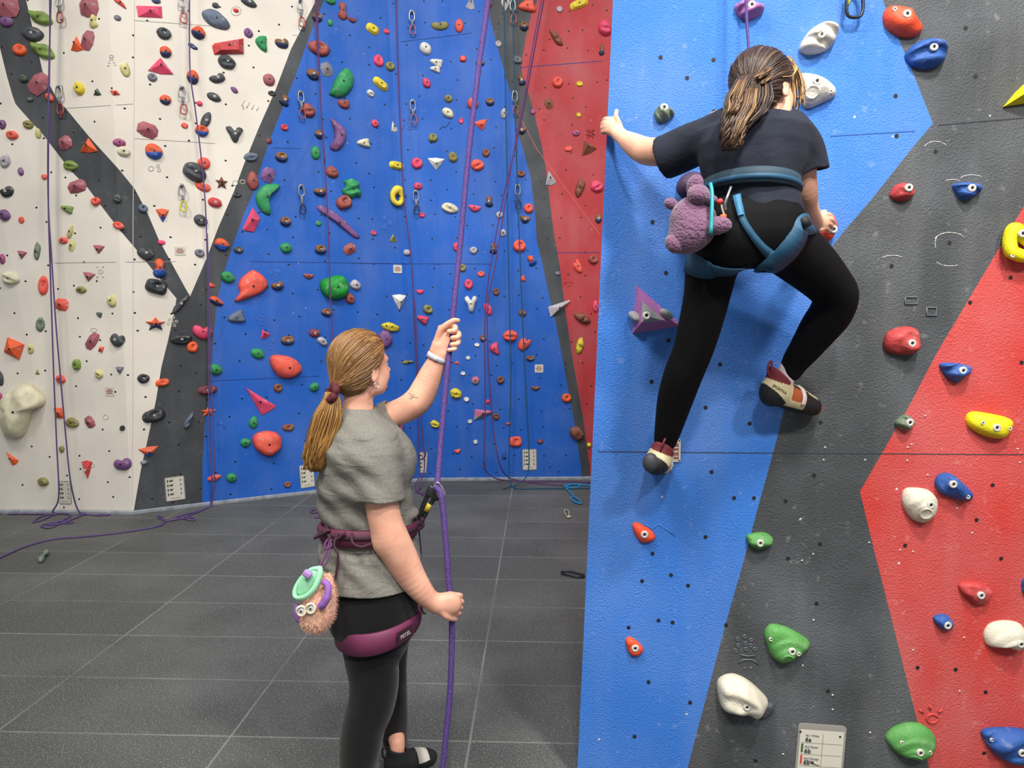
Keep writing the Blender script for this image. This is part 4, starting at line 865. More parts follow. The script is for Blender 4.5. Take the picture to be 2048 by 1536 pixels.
# ---------------------------------------------------------------- signs
CARD = mat('laminated_card', (206, 202, 188), .35); INK = mat('black_ink', (30, 30, 32), .6); RINK = mat('dark_red_ink', (150, 50, 58), .6); SLV = mat('clear_plastic_edge', (150, 146, 140), .25)
GINK = mat('green_bar', (52, 92, 46), .6); OINK = mat('orange_red_bar', (206, 66, 58), .6); PINKI = mat('faded_ink', (120, 112, 120), .7)
def textmesh(s, size, align='LEFT', bold=.0):
    c = bpy.data.curves.new('t', 'FONT'); c.body = s; c.size = size; c.align_x = align; c.extrude = .0004; c.offset = bold
    o = bpy.data.objects.new('t', c); COL.objects.link(o)
    dg = bpy.context.evaluated_depsgraph_get(); me = bpy.data.meshes.new_from_object(o.evaluated_get(dg))
    V = [(v.co.x, -v.co.z, v.co.y) for v in me.vertices]; Fc = [tuple(p.vertices) for p in me.polygons]
    bpy.data.objects.remove(o); bpy.data.curves.remove(c); bpy.data.meshes.remove(me); return V, Fc
def wallroot(name, bvh, x, y, lab, cat, rot=0, group=None, w_=.1, h_=.1, m=None, t=.004, corner=.01):
    h, n = hit(bvh, x, y); o_ = []
    for k in range(4):
        sx, sz = ((1, 1), (-1, 1), (-1, -1), (1, -1))[k]
        for j in range(4):
            a = math.radians(90*k+30*j); o_.append((sx*(w_/2-corner)+corner*math.cos(a), sz*(h_/2-corner)+corner*math.sin(a)))
    n_ = len(o_); V = [(a, -t, b) for a, b in o_]+[(a, 0, b) for a, b in o_]
    me = rawmesh(name, V, [tuple(range(n_))]+[(k, (k+1) % n_, n_+(k+1) % n_, n_+k) for k in range(n_)], m or CARD, False)
    o = bpy.data.objects.new(name, me); COL.objects.link(o); o.matrix_world = frame(h+n*.001, n, rot); tag(o, lab, cat, group); return o
def child(par, nm_, V, Fc, m, lab=None):
    o = bpy.data.objects.new(nm_, rawmesh(nm_, V, Fc, m, False)); COL.objects.link(o); o.parent = par
    if lab: o['label'] = lab
    return o
def rect(x0, z0, x1, z1, y=-.0055): return [(x0, y, z0), (x1, y, z0), (x1, y, z1), (x0, y, z1)]
for x, y, w_, h_, rot, lab in ((130,985,24,44,0,'pinkish route card in a sleeve at the foot of the white panel behind ropes'),(350,977,33,46,-2,'white route card on the dark stripe near the floor'),(614,952,26,44,-3,'route card on blue half hidden by the belayer\'s ponytail'),
                       (847,925,26,40,3,'route card on blue between belayer and belay rope'),(1059,919,26,40,-1,'route card behind the teal rope at the right of the blue panel')):
    s = hit(BACK, x, y)[0].y/F; W, H_ = w_*s, h_*s
    fr = wallroot('route_card', BACK, x, y, lab, 'route card', math.radians(rot), 'route cards on the far wall', W*1.12, H_*1.08, SLV, .004, .012)
    c = child(fr, 'paper', rect(-W/2, -H_/2, W/2, H_/2, -.005), [(0, 1, 2, 3)], CARD)
    mb = MB(); rw = random.Random(int(x))
    for r in range(4):
        z = H_*(.36-.2*r)
        mb.add(rect(-W*.42, z-.012, -W*.36, z+.014, -.0058), [(0, 1, 2, 3)], 0)
        mb.add(rect(-W*.3, z-.006, -W*.3+W*rw.uniform(.14, .22), z+.006, -.0058), [(0, 1, 2, 3)], 0)
        mb.add(rect(-W*.3, z+.010, -W*.05, z+.013, -.0058), [(0, 1, 2, 3)], 1)
        mb.add(rect(W*.3, z-.010, W*.38, z+.010, -.0058), [(0, 1, 2, 3)], 1)
    mb.add(rect(-W*.3, -H_*.42, W*.25, -H_*.40, -.0058), [(0, 1, 2, 3)], 1)
    q = bpy.data.objects.new('print', rawmesh('print', mb.v, mb.f, [INK, PINKI], False, mb.mi)); COL.objects.link(q); q.parent = fr
for x, y, w_, h_, lab in ((360,502,20,17,'small white sticker with red print in the lower tip of white panel'),(220,783,19,18,'small white sticker with red print low on the white panel'),(795,538,18,16,'small white sticker with red print in the middle of blue panel'),(1078,737,17,16,'small white sticker with red emblem at the right of the blue panel')):
    s = hit(BACK, x, y)[0].y/F; W, H_ = w_*s, h_*s
    fr = wallroot('warning_sticker', BACK, x, y, lab, 'sticker', 0, 'stickers on the far wall', W, H_, CARD, .003, .006)
    mb = MB()
    for z, ww in ((.2, .5), (0, .75), (-.2, .6)):
        for k in range(6):
            a = -ww*W/2+ww*W*k/6; mb.add(rect(a, z*H_-.004, a+ww*W/8, z*H_+.005, -.0045), [(0, 1, 2, 3)])
    q = bpy.data.objects.new('print', rawmesh('print', mb.v, mb.f, RINK, False)); COL.objects.link(q); q.parent = fr
# big route card of the near wall
s = hit(NEAR, 1637, 1500)[0].y/F; W = 90*s; H_ = 150*s; cxy = (1638, 1524)
fr = wallroot('route_card', NEAR, *cxy, 'large route card in a clear sleeve low on the near grey stripe', 'route card', math.radians(3), None, W*1.1, H_*1.1, SLV, .004, .012)
child(fr, 'paper', rect(-W/2, -H_/2, W/2, H_/2-.008, -.005), [(0, 1, 2, 3)], CARD)
mb = MB(); s2 = s
def zt(py): return (cxy[1]-py)*s
def xt(px): return (px-cxy[0])*s
for t_, px, py, sz in (('44.1 White', 1604, 1467.5, .0105), ('6a', 1604, 1479, .024), ('44.2 Green', 1604, 1492, .0105), ('6b', 1604, 1504, .024), ('44.3 Orange', 1604, 1517.5, .0105), ('6b+', 1604, 1529, .024)):
    V, Fc = textmesh(t_, sz, bold=.00015 if sz > .02 else 0)
    mb.add([(v[0]+xt(px), v[1]-.0065, v[2]+zt(py)) for v in V], Fc, 0 if sz > .02 else 3)
def bar(px, py0, py1, m, w_=4): mb.add(rect(xt(px), zt(py1), xt(px+w_), zt(py0), -.006), [(0, 1, 2, 3)], m)
bar(1597, 1484, 1503, 1); bar(1597, 1509, 1528, 2)
for py in (1482, 1507, 1532, 1557): mb.add(rect(xt(1596), zt(py), xt(1680), zt(py)+.0012, -.006), [(0, 1, 2, 3)], 3)
mb.add(rect(xt(1640), zt(1560), xt(1640)+.0012, zt(1462), -.006), [(0, 1, 2, 3)], 3)
mb.add([(xt(1606), -.0068, zt(1519.6)), (xt(1626), -.0068, zt(1521.4)), (xt(1626), -.0068, zt(1522.6)), (xt(1606), -.0068, zt(1520.4))], [(0, 1, 2, 3)], 0)
mb.add([(xt(1620), -.0068, zt(1524)), (xt(1638), -.0068, zt(1529.6)), (xt(1637), -.0068, zt(1530.6)), (xt(1620), -.0068, zt(1526))], [(0, 1, 2, 3)], 0)
q = bpy.data.objects.new('print', rawmesh('print', mb.v, mb.f, [INK, GINK, OINK, PINKI], False, mb.mi)); COL.objects.link(q); q.parent = fr
for px, py in ((1593,1459),(1675,1464)):
    b = bpy.data.objects.new('bolt_hole', DARKBOLT); COL.objects.link(b); b.parent = fr; b.location = (xt(px), -.006, zt(py)); b.scale = (.004,)*3
# check sign half hidden by the climber's heel
s = hit(NEAR, 1338, 900)[0].y/F
fr = wallroot('check_sign', NEAR, 1338, 901, 'white sign with dark red lettering half hidden behind the climber\'s lower heel', 'sign', 0, None, 46*s, 46*s, CARD, .003, .006)
mb = MB()
for t_, dz, sz in (('check', 9, .022), ('partners', 1, .016), ('knot', -9, .022), ('tied', -16, .011)):
    V, Fc = textmesh(t_, sz, 'RIGHT', .0004); mb.add([(v[0]+19*s, v[1]-.0045, v[2]+dz*s) for v in V], Fc, 0)
q = bpy.data.objects.new('print', rawmesh('print', mb.v, mb.f, [RINK], False, mb.mi)); COL.objects.link(q); q.parent = fr
for a in (-1, 1):
    for b_ in (-1, 1):
        b = bpy.data.objects.new('bolt_hole', DARKBOLT); COL.objects.link(b); b.parent = fr; b.location = (a*20*s, -.0035, b_*20*s); b.scale = (.003,)*3
# ---------------------------------------------------------------- things left on the mats
mb = MB(); tube(mb, smoothpath([FL(80,1124,.01), FL(84,1114,.03), FL(90,1108,.03), FL(93,1102,.02)], 6), [.008, .014, .018, .02, .02, .018, .016, .014, .012, .01, .01, .009, .008, .014, .018, .02, .02, .018, .012][:19], 8)
tag(mk('hold_fragment', mb.v, mb.f, NM['ggreen'], base=True), 'pale green twisted scrap lying alone on the dark mats at left', 'scrap')
mb = MB(); c_ = FL(1133,1028,.012)
tube(mb, smoothpath([FL(1130,1019,.01), FL(1137,1022,.012), FL(1138,1030,.012), FL(1136,1035,.01), FL(1132,1030,.012), FL(1129,1024,.012), FL(1130,1019,.01)], 5), .006, 8)
tube(mb, [FL(1136,1034,.01), FL(1142,1033,.012)], .012, 6)
tag(mk('carabiner', mb.v, mb.f, mat('pale_alloy', (196, 196, 170), .4, metal=.4), base=True), 'pale metal carabiner lying on the mats near the cyan rope', 'carabiner')
mb = MB(); tube(mb, smoothpath([FL(1124,1143,.01), FL(1140,1143,.012), FL(1156,1147,.012), FL(1168,1150,.012), FL(1164,1154,.01), FL(1150,1153,.012), FL(1132,1149,.012), FL(1123,1146,.01), FL(1124,1143,.01)], 5), .006, 8)
tag(mk('carabiner', mb.v, mb.f, DKST, base=True), 'black carabiner lying on the mats beside the near blue wall', 'carabiner')
# ---------------------------------------------------------------- signed distance modelling for bodies and clothes
class Sdf:
    def __init__(s, vox): s.vox = vox; s.ops = []
    def op(s, fn, lo, hi, k, mode='u'): s.ops.append((fn, np.array(lo, float), np.array(hi, float), k, mode))
    def cone(s, a, ra, b, rb, k=.015, mode='u', squash=None):
        a = np.array(a, float)[:3]; b = np.array(b, float)[:3]
        R = max(ra, rb); ab = b-a; L2 = ab.dot(ab)+1e-12
        if squash is not None: sd = np.array(squash[0], float); sd /= np.linalg.norm(sd); sk = squash[1]
        def fn(p):
            q = p-a
            if squash is not None:
                t0 = np.clip((q @ ab)/L2, 0, 1); d0 = q-t0[..., None]*ab
                comp = d0 @ sd; d0 = d0+(sk-1)*comp[..., None]*sd
                return (np.linalg.norm(d0, axis=-1)-(ra+(rb-ra)*t0))/(1 if sk < 1 else sk**.5)
            t = np.clip((q @ ab)/L2, 0, 1)
            return np.linalg.norm(q-t[..., None]*ab, axis=-1)-(ra+(rb-ra)*t)
        e = R*(1.0 if squash is None else max(1, 1/squash[1]))
        s.op(fn, np.minimum(a, b)-e, np.maximum(a, b)+e, k, mode)
    def chain(s, pts, k=.015, off=0, squash=None, cap=None, hollow=0):
        """limb with a smoothly varying radius; cap=(point, normal) ends it flat, hollow opens it like a cuff"""
        q = [np.concatenate([np.array(p, float)[:3], [r+off]]) for p, r in pts]
        if len(q) > 2: q = smoothpath(q, 4)
        R = max(a[3] for a in q); X = np.array([a[:3] for a in q]); vox = s.vox
        def fn(p, lo=None):
            out = np.full(p.shape[:-1], 1.0); g0 = p[0, 0, 0]; g1 = p[-1, -1, -1]; n = np.array(p.shape[:3])
            st = (g1-g0)/np.maximum(n-1, 1)
            for a, b in zip(q[:-1], q[1:]):
                m = max(a[3], b[3])+k+.03
                i0 = np.clip(((np.minimum(a[:3], b[:3])-m-g0)/st).astype(int), 0, n); i1 = np.clip(((np.maximum(a[:3], b[:3])+m-g0)/st).astype(int)+2, 0, n)
                if (i1 <= i0).any(): continue
                sl = tuple(slice(u, v) for u, v in zip(i0, i1)); pp = p[sl]-a[:3]; ab = b[:3]-a[:3]; L2 = ab.dot(ab)+1e-12
                t = np.clip((pp @ ab)/L2, 0, 1); d = np.linalg.norm(pp-t[..., None]*ab, axis=-1)-(a[3]+(b[3]-a[3])*t)
                out[sl] = np.minimum(out[sl], d)
            if cap is not None:
                c, nn = np.array(cap[0], float)[:3], np.array(cap[1], float)[:3]; nn = nn/np.linalg.norm(nn); h = (p-c) @ nn
                inner = np.maximum(out+hollow, -(h+.035)) if hollow else None
                out = np.maximum(out, h)
                if hollow: out = np.maximum(out, -inner)
            return out
        s.op(fn, X.min(0)-R, X.max(0)+R, k)
    def ell(s, c, r, M=None, k=.015, mode='u'):
        c = np.array(c, float)[:3]; r = np.array(r, float); M = np.eye(3) if M is None else np.array(M, float)   # rows = axes
        def fn(p):
            q = (p-c) @ M.T; k0 = np.linalg.norm(q/r, axis=-1); k1 = np.linalg.norm(q/(r*r), axis=-1)+1e-9
            return k0*(k0-1)/k1
        e = (np.abs(M.T)*r).sum(1); s.op(fn, c-e, c+e, k, mode)
    def loft(s, st, k=.02, off=0, mode='u', yaw=0, zc=True):
        """st: (z, cx, cy, a, b) sorted by falling z"""
        A = np.array(sorted(st), float); z = A[:, 0]; cy_, sy_ = math.cos(yaw), math.sin(yaw)
        def fn(p):
            Z = np.clip(p[..., 2], z[0], z[-1]); c = [np.interp(Z, z, A[:, i]) for i in (1, 2, 3, 4)]
            dx = p[..., 0]-c[0]; dy = p[..., 1]-c[1]; u = dx*cy_+dy*sy_; v = -dx*sy_+dy*cy_
            a, b = c[2]+off, c[3]+off
            d = (np.sqrt((u/a)**2+(v/b)**2)-1)*np.minimum(a, b)
            dz = np.maximum(p[..., 2]-z[-1], z[0]-p[..., 2]); return np.maximum(d, dz)
        m = A[:, 3:5].max()+abs(off)+.02
        s.op(fn, (A[:, 1].min()-m, A[:, 2].min()-m, z[0]-.01), (A[:, 1].max()+m, A[:, 2].max()+m, z[-1]+.01), k, mode)
    def cut(s, c, n, R, k=.004):
        """remove what lies beyond the plane through c along n, inside a ball R"""
        c = np.array(c, float)[:3]; n = np.array(n, float)[:3]; n = n/np.linalg.norm(n)
        s.op(lambda p: np.maximum(-((p-c) @ n), np.linalg.norm(p-c-n*R*.98, axis=-1)-R), c-R*2.2, c+R*2.2, k, 's')
    def build(s, warp=None, smooth=1):
        us = [o for o in s.ops if o[4] == 'u']
        lo = np.min([o[1] for o in us], 0)-4*s.vox-.01; hi = np.max([o[2] for o in us], 0)+4*s.vox+.01
        n = np.ceil((hi-lo)/s.vox).astype(int)+1
        g = np.full(n, 1.0, np.float32); ax = [lo[i]+np.arange(n[i])*s.vox for i in range(3)]
        for fn, l, h, k, mode in s.ops:
            mg = k+3*s.vox+.004
            i0 = np.maximum(np.floor((l-mg-lo)/s.vox).astype(int), 0); i1 = np.minimum(np.ceil((h+mg-lo)/s.vox).astype(int)+1, n)
            if (i1 <= i0).any(): continue
            sl = tuple(slice(a, b) for a, b in zip(i0, i1))
            X, Y, Z = np.meshgrid(ax[0][sl[0]], ax[1][sl[1]], ax[2][sl[2]], indexing='ij')
            p = np.stack([X, Y, Z], -1)
            if warp is not None: d = fn(warp(p))
            else: d = fn(p)
            cur = g[sl]
            if mode == 'u':
                if k > 0: hh = np.maximum(k-np.abs(cur-d), 0)/k; g[sl] = np.minimum(cur, d)-hh*hh*k*.25
                else: g[sl] = np.minimum(cur, d)
            else:
                d = -d
                hh = np.maximum(k-np.abs(cur-d), 0)/max(k, 1e-6); g[sl] = np.maximum(cur, d)+hh*hh*k*.25
        return nets(g, lo, s.vox, smooth)
def nets(g, lo, vox, smooth=1):
    ins = g < 0; nx, ny, nz = g.shape
    corners = [(i, j, k) for i in (0, 1) for j in (0, 1) for k in (0, 1)]
    cnt = np.zeros((nx-1, ny-1, nz-1), np.int8)
    for (i, j, k) in corners: cnt += ins[i:nx-1+i, j:ny-1+j, k:nz-1+k]
    act = (cnt > 0) & (cnt < 8); ci = np.argwhere(act); idx = -np.ones(act.shape, np.int32); idx[act] = np.arange(len(ci))
    acc = np.zeros((len(ci), 3)); num = np.zeros(len(ci))
    for a in corners:
        for axis in range(3):
            if a[axis]: continue
            b = list(a); b[axis] = 1
            ga = g[ci[:, 0]+a[0], ci[:, 1]+a[1], ci[:, 2]+a[2]]; gb = g[ci[:, 0]+b[0], ci[:, 1]+b[1], ci[:, 2]+b[2]]
            m = (ga < 0) != (gb < 0); t = np.where(m, ga/(ga-gb+1e-12), 0)
            for d in range(3): acc[:, d] += np.where(m, a[d]+(t if d == axis else 0), 0)
            num += m
    V = lo+(ci+acc/num[:, None])*vox
    Fs = []
    for axis in range(3):
        sa = [slice(None)]*3; sb = [slice(None)]*3; sa[axis] = slice(0, -1); sb[axis] = slice(1, None)
        A_, B_ = ins[tuple(sa)], ins[tuple(sb)]; e = np.argwhere(A_ != B_)
        o1, o2 = (axis+1) % 3, (axis+2) % 3
        e = e[(e[:, o1] > 0) & (e[:, o2] > 0) & (e[:, o1] < g.shape[o1]-1) & (e[:, o2] < g.shape[o2]-1)]
        fl = A_[e[:, 0], e[:, 1], e[:, 2]]
        q = []
        for d1, d2 in ((1, 1), (0, 1), (0, 0), (1, 0)):
            c = e.copy(); c[:, o1] -= d1; c[:, o2] -= d2; q.append(idx[c[:, 0], c[:, 1], c[:, 2]])
        q = np.stack(q, 1); q[~fl] = q[~fl][:, ::-1]; Fs.append(q)
    Fq = np.concatenate(Fs); Fq = Fq[(Fq >= 0).all(1)]
    for _ in range(smooth):
        S = np.zeros_like(V); c = np.zeros(len(V))
        for i in range(4):
            a, b = Fq[:, i], Fq[:, (i+1) % 4]
            for d in range(3): S[:, d] += np.bincount(a, V[b, d], len(V))
            c += np.bincount(a, minlength=len(V))
        V = V*.5+.5*S/np.maximum(c, 1)[:, None]
    return V, Fq
def npmesh(name, parts, mats, parent, mi=None):
    """join several (V,F,matindex) into one object; parent gives the frame"""
    V = np.concatenate([p[0] for p in parts]); Fc = []; M_ = []; n = 0
    for p in parts:
        Fc.append(np.asarray(p[1])+n); M_ += [p[2] if len(p) > 2 else 0]*len(p[1]); n += len(p[0])
    Fc = np.concatenate(Fc)
    o0 = ORG[parent.name] if parent is not None else np.array([V[:, 0].mean(), V[:, 1].mean(), V[:, 2].min()])
    me = bpy.data.meshes.new(name); me.vertices.add(len(V)); me.vertices.foreach_set('co', (V-o0).astype(np.float32).ravel())
    me.loops.add(len(Fc)*4); me.loops.foreach_set('vertex_index', Fc.astype(np.int32).ravel()); me.polygons.add(len(Fc))
    me.polygons.foreach_set('loop_start', np.arange(0, len(Fc)*4, 4, dtype=np.int32))
    try: me.polygons.foreach_set('loop_total', np.full(len(Fc), 4, np.int32))
    except Exception: pass
    for m in (mats if isinstance(mats, (list, tuple)) else [mats]): me.materials.append(m)
    me.polygons.foreach_set('material_index', np.array(M_, np.int32)); me.polygons.foreach_set('use_smooth', np.ones(len(Fc), bool))
    me.update(calc_edges=True); me.validate()
    o = bpy.data.objects.new(name, me); COL.objects.link(o); ORG[o.name] = o0
    if parent is not None: o.parent = parent
    else: o.location = o0
    return o
def chain_px(pts, Y): return [(np.array(P(a, b, Y+d)), r*(Y+d)/F) for a, b, d, r in pts]
def stations(st, Y):
    out = []
    for (cx, py, dy, apx, b) in st:
        v = P(cx, py, Y+dy); out.append((v.z, v.x, v.y, apx*(Y+dy)/F, b))
    return out
# materials of people
def skin(name, rgb, rgb2):
    m = mat(name, rgb, .5, var=.3, vs=9, rgb2=rgb2, bump=.12, bs=220); b = m.node_tree.nodes['Principled BSDF']
    b.inputs['Subsurface Weight'].default_value = .15; b.inputs['Subsurface Radius'].default_value = (.02, .008, .004); b.inputs['Subsurface Scale'].default_value = .4; return m
SK1 = skin('fair_skin', (224, 172, 146), (212, 152, 130)); SK2 = skin('fair_skin_pale', (226, 178, 150), (214, 158, 134))
EYE = mat('eye_white', (230, 228, 222), .3); IRIS = mat('iris', (70, 90, 110), .2); LIP = mat('lips', (186, 104, 100), .5)
BLK = mat('black_leggings', (15, 15, 17), .8, bump=.15, bs=300, sheen=.2); BLK2 = mat('black_leggings_climber', (11, 12, 14), .8, bump=.15, bs=300)
for m_ in (BLK, BLK2): m_.node_tree.nodes['Principled BSDF'].inputs['Specular IOR Level'].default_value = .15
def heather(name, rgb, rgb2, fold=.7):
    m = mat(name, rgb, .9, var=.1, vs=180, bump=.0, rgb2=rgb2); nt = m.node_tree; N = nt.nodes; L = nt.links
    tc = N.new('ShaderNodeTexCoord'); mp = N.new('ShaderNodeMapping'); mp.inputs['Scale'].default_value = (4, 4, 9); mp.inputs['Rotation'].default_value = (.3, .5, 0)
    n1 = N.new('ShaderNodeTexNoise'); n1.inputs['Scale'].default_value = 1.6; n1.inputs['Detail'].default_value = 3; n1.inputs['Distortion'].default_value = 1.2
    L.new(tc.outputs['Object'], mp.inputs[0]); L.new(mp.outputs[0], n1.inputs['Vector'])
    b = N.new('ShaderNodeBump'); b.inputs['Strength'].default_value = fold; b.inputs['Distance'].default_value = .012; L.new(n1.outputs['Fac'], b.inputs['Height'])
    L.new(b.outputs[0], N['Principled BSDF'].inputs['Normal']); return m
SHIRT1 = heather('grey_heather_cotton', (126, 124, 116), (112, 110, 104)); SHIRT2 = heather('navy_black_cotton', (25, 32, 48), (20, 26, 40), .4)
MAR = mat('maroon_webbing', (96, 34, 64), .6, bump=.2, bs=300); MARD = mat('dark_maroon_webbing', (58, 26, 42), .7, bump=.2, bs=300)
TEAL = mat('teal_webbing', (26, 76, 106), .6, bump=.2, bs=300); TEALD = mat('slate_webbing', (38, 62, 78), .7, bump=.2, bs=300)
# ------------------------------------------------ heads
class Head:
    def __init__(s, C, yaw, pitch, roll=0, sc=1.0):
        s.C = np.array(C, float); R = Matrix.Rotation(yaw, 3, 'Z') @ Matrix.Rotation(-pitch, 3, 'Y') @ Matrix.Rotation(roll, 3, 'X')
        s.f = np.array(R @ Vector((1, 0, 0))); s.l = np.array(R @ Vector((0, 1, 0))); s.u = np.array(R @ Vector((0, 0, 1))); s.sc = sc
        s.M = np.array([s.f, s.l, s.u])
    def w(s, f, r, u): return s.C+s.sc*(f*s.f-r*s.l+u*s.u)
    def ell(s, S, c, r, k=.015, mode='u'): S.ell(s.w(*c), np.array(r)*s.sc, s.M, k*s.sc, mode)
    def sdf(s, S, neck, rn):
        s.ell(S, (-.008, 0, .025), (.096, .075, .085), 0)
        s.ell(S, (.035, 0, -.03), (.058, .058, .075), .03)
        s.ell(S, (.058, 0, -.085), (.032, .034, .026), .03)
        for q in (-1, 1):
            s.ell(S, (.052, .034*q, -.042), (.032, .026, .03), .02)
            s.ell(S, (.02, .045*q, -.075), (.035, .02, .028), .02)
        s.ell(S, (.074, 0, .012), (.022, .05, .014), .015)
        for q in (-1, 1): s.ell(S, (.100, .032*q, -.008), (.014, .014, .010), .01, 's')
        S.cone(s.w(.088, 0, 0), .008*s.sc, s.w(.112, 0, -.034), .0105*s.sc, .01)
        for q in (-1, 1): s.ell(S, (.098, .011*q, -.038), (.011, .008, .008), .006)
        s.ell(S, (.089, 0, -.060), (.012, .022, .006), .004); s.ell(S, (.087, 0, -.070), (.012, .019, .007), .004)
        for q in (-1, 1):
            s.ell(S, (-.006, .078*q, -.02), (.019, .009, .032), .006); s.ell(S, (-.012, .082*q, -.044), (.010, .006, .011), .006)
            s.ell(S, (-.001, .088*q, -.016), (.010, .005, .019), .004, 's')
        S.cone(s.w(-.02, 0, -.05), .046*s.sc, neck, rn, .025)
    def eyes(s, parent):
        for q in (-1, 1):
            S = Sdf(.002); S.ell(s.w(.077, .032*q, -.008), np.array((.0105,)*3)*s.sc, None, 0); V, Fq = S.build(smooth=0)
            e = npmesh('eye', [(V, Fq)], EYE, parent)
            S = Sdf(.0015); S.ell(s.w(.0855, .032*q, -.008), np.array((.0035, .0055, .0055))*s.sc, s.M, 0); V, Fq = S.build(smooth=0)
            npmesh('iris', [(V, Fq)], IRIS, e)
            mb = MB(); tube(mb, smoothpath([s.w(.080, .018*q, .014), s.w(.083, .034*q, .020), s.w(.070, .050*q, .014)], 4), .0025, 5); mk('eyebrow', mb.v, mb.f, HAIRB, parent)
HAIRB = mat('brow_hair', (120, 84, 56), .8)
def strands(paths, radii, sides=4, flat=.6):
    mb = MB()
    for p, r in zip(paths, radii):
        n = len(p); rs = [r*(.35+.65*math.sin(math.pi*min(1, .12+.88*(1-abs(2*i/(n-1)-1))))) for i in range(n)]
        tube(mb, p, rs, sides, flat=flat)
    return mb
def hair_mat(name, cols):
    m = mat(name, cols[0], .42, island=cols, bump=.3, bs=300); m.node_tree.nodes['Principled BSDF'].inputs['Specular IOR Level'].default_value = .6; return m
H1 = hair_mat('strawberry_blond_hair', [(112, 78, 44), (132, 94, 52), (150, 110, 64), (122, 86, 48), (168, 128, 78), (104, 70, 40), (140, 100, 58)])
H1b = hair_mat('golden_ponytail_hair', [(150, 106, 52), (176, 130, 66), (128, 88, 44), (196, 154, 88), (140, 98, 50), (164, 116, 56), (108, 72, 38)])
H2 = hair_mat('dark_brown_hair', [(46, 31, 28), (60, 40, 33), (40, 28, 27), (72, 49, 35), (50, 34, 30), (54, 36, 30), (112, 82, 50), (42, 29, 28), (66, 45, 34), (48, 33, 30)])
H2b = hair_mat('golden_lock_hair', [(190, 156, 104), (164, 126, 80), (206, 176, 124), (140, 104, 66)]); H2c = hair_mat('honey_highlight_hair', [(120, 88, 54), (84, 60, 42), (150, 114, 70), (70, 50, 38), (104, 76, 48)])
def scalp(hd, S, off, plane, lim, ear=True):
    hd.ell(S, (-.008, 0, .025), (.096+off, .075+off, .085+off), 0)
    hd.ell(S, (-.03, 0, -.03), (.068+off, .062+off, .06+off), .02)
    n = hd.f*plane[0]+hd.u*plane[1]; nn = np.linalg.norm(n)
    S.cut(hd.C+n/nn*(lim/nn)*hd.sc, n, .5, .006)
def scalp_paths(hd, tie, N_, rng, cap, nseg=10):
    """strands lying on the cap surface, from anywhere on it to the tie"""
    V, Fq = cap; tr = BVHTree.FromPolygons([Vector(v) for v in V], [tuple(q) for q in Fq.tolist()]); out = []; rad = []
    c = Vector(hd.w(-.01, 0, .0)); T = Vector(hd.w(tie[0], -tie[1], tie[2])); td = (T-c).normalized()
    while len(out) < N_:
        s_ = Vector(V[rng.randrange(len(V))]); d = s_-c
        if d.length < .06: continue
        d.normalize(); om = math.acos(max(-1, min(1, d.dot(td))))
        if om < .35: continue
        lift = rng.uniform(-.0005, .0035); ps = []
        for k in range(nseg):
            t = k/(nseg-1); q = (math.sin((1-t)*om)*d+math.sin(t*om)*td)/math.sin(om); h = tr.ray_cast(c+q*.3, -q)
            if h[0] is None: break
            p = h[0]+h[1]*lift if h[1].dot(q) > 0 else h[0]-h[1]*lift
            w_ = max(0, (t-.72)/.28)**1.6; ps.append(np.array(p*(1-w_)+T*w_))
        if len(ps) == nseg: out.append(ps); rad.append(rng.uniform(.0018, .0036))
    return out, rad
def tail_paths(center, N_, rng, wave=0., nseg=14, depth=.6, spread=1.0, freq=2.):
    """center: list of (pos, halfwidth metres)"""
    c = np.array([p for p, _ in center]); hw = np.array([h for _, h in center]); T = np.linspace(0, 1, len(center)); out = []; rad = []
    for _ in range(N_):
        a = rng.uniform(0, 2*math.pi); r = math.sqrt(rng.random()); ox, oy = r*math.cos(a), r*math.sin(a)*depth
        t1 = rng.uniform(.8, 1.0) if rng.random() < .5 else 1.0; ph = rng.uniform(0, 6.3); wv = wave*rng.uniform(.4, 1.2); ps = []
        for k in range(nseg):
            t = t1*k/(nseg-1); P0 = np.array([np.interp(t, T, c[:, i]) for i in range(3)]); h_ = np.interp(t, T, hw)
            P0 = P0+np.array([ox*h_+wv*math.sin(freq*6.28*t+ph)*t, oy*h_+wv*math.cos(freq*6.28*t+ph)*t, 0])
            ps.append(P0)
        out.append(ps); rad.append(rng.uniform(.002, .004))
    return out, rad
def band(cx, cy, cz, a, b, h, tilt=(0, 0), yaw=0, arc=(0, 360), th=.005, hfun=None, n=64, zc=None):
    """a thick ribbon round an ellipse: tilt=(dz per dx, dz per dy)"""
    V = []; Fc = []; closed = abs(arc[1]-arc[0]) >= 360; m = n if closed else n+1
    for k in range(m):
        t = math.radians(arc[0]+(arc[1]-arc[0])*k/n); x = a*math.cos(t); y = b*math.sin(t)
        X = x*math.cos(yaw)-y*math.sin(yaw); Yy = x*math.sin(yaw)+y*math.cos(yaw); z = cz+tilt[0]*X+tilt[1]*Yy
        nl = math.hypot(X, Yy); ux, uy = X/nl, Yy/nl; hh = h*(hfun(math.degrees(t)) if hfun else 1)
        for (o_, zz) in ((0, -1), (th, -.9), (th*1.2, 0), (th, .9), (0, 1)): V.append((cx+X+ux*o_, cy+Yy+uy*o_, z+zz*hh/2))
    for k in range(n if closed else n):
        j = (k+1) % m
        for i in range(4): Fc.append((k*5+i, j*5+i, j*5+i+1, k*5+i+1))
        Fc.append((k*5+4, j*5+4, j*5, k*5))
    return V, Fc
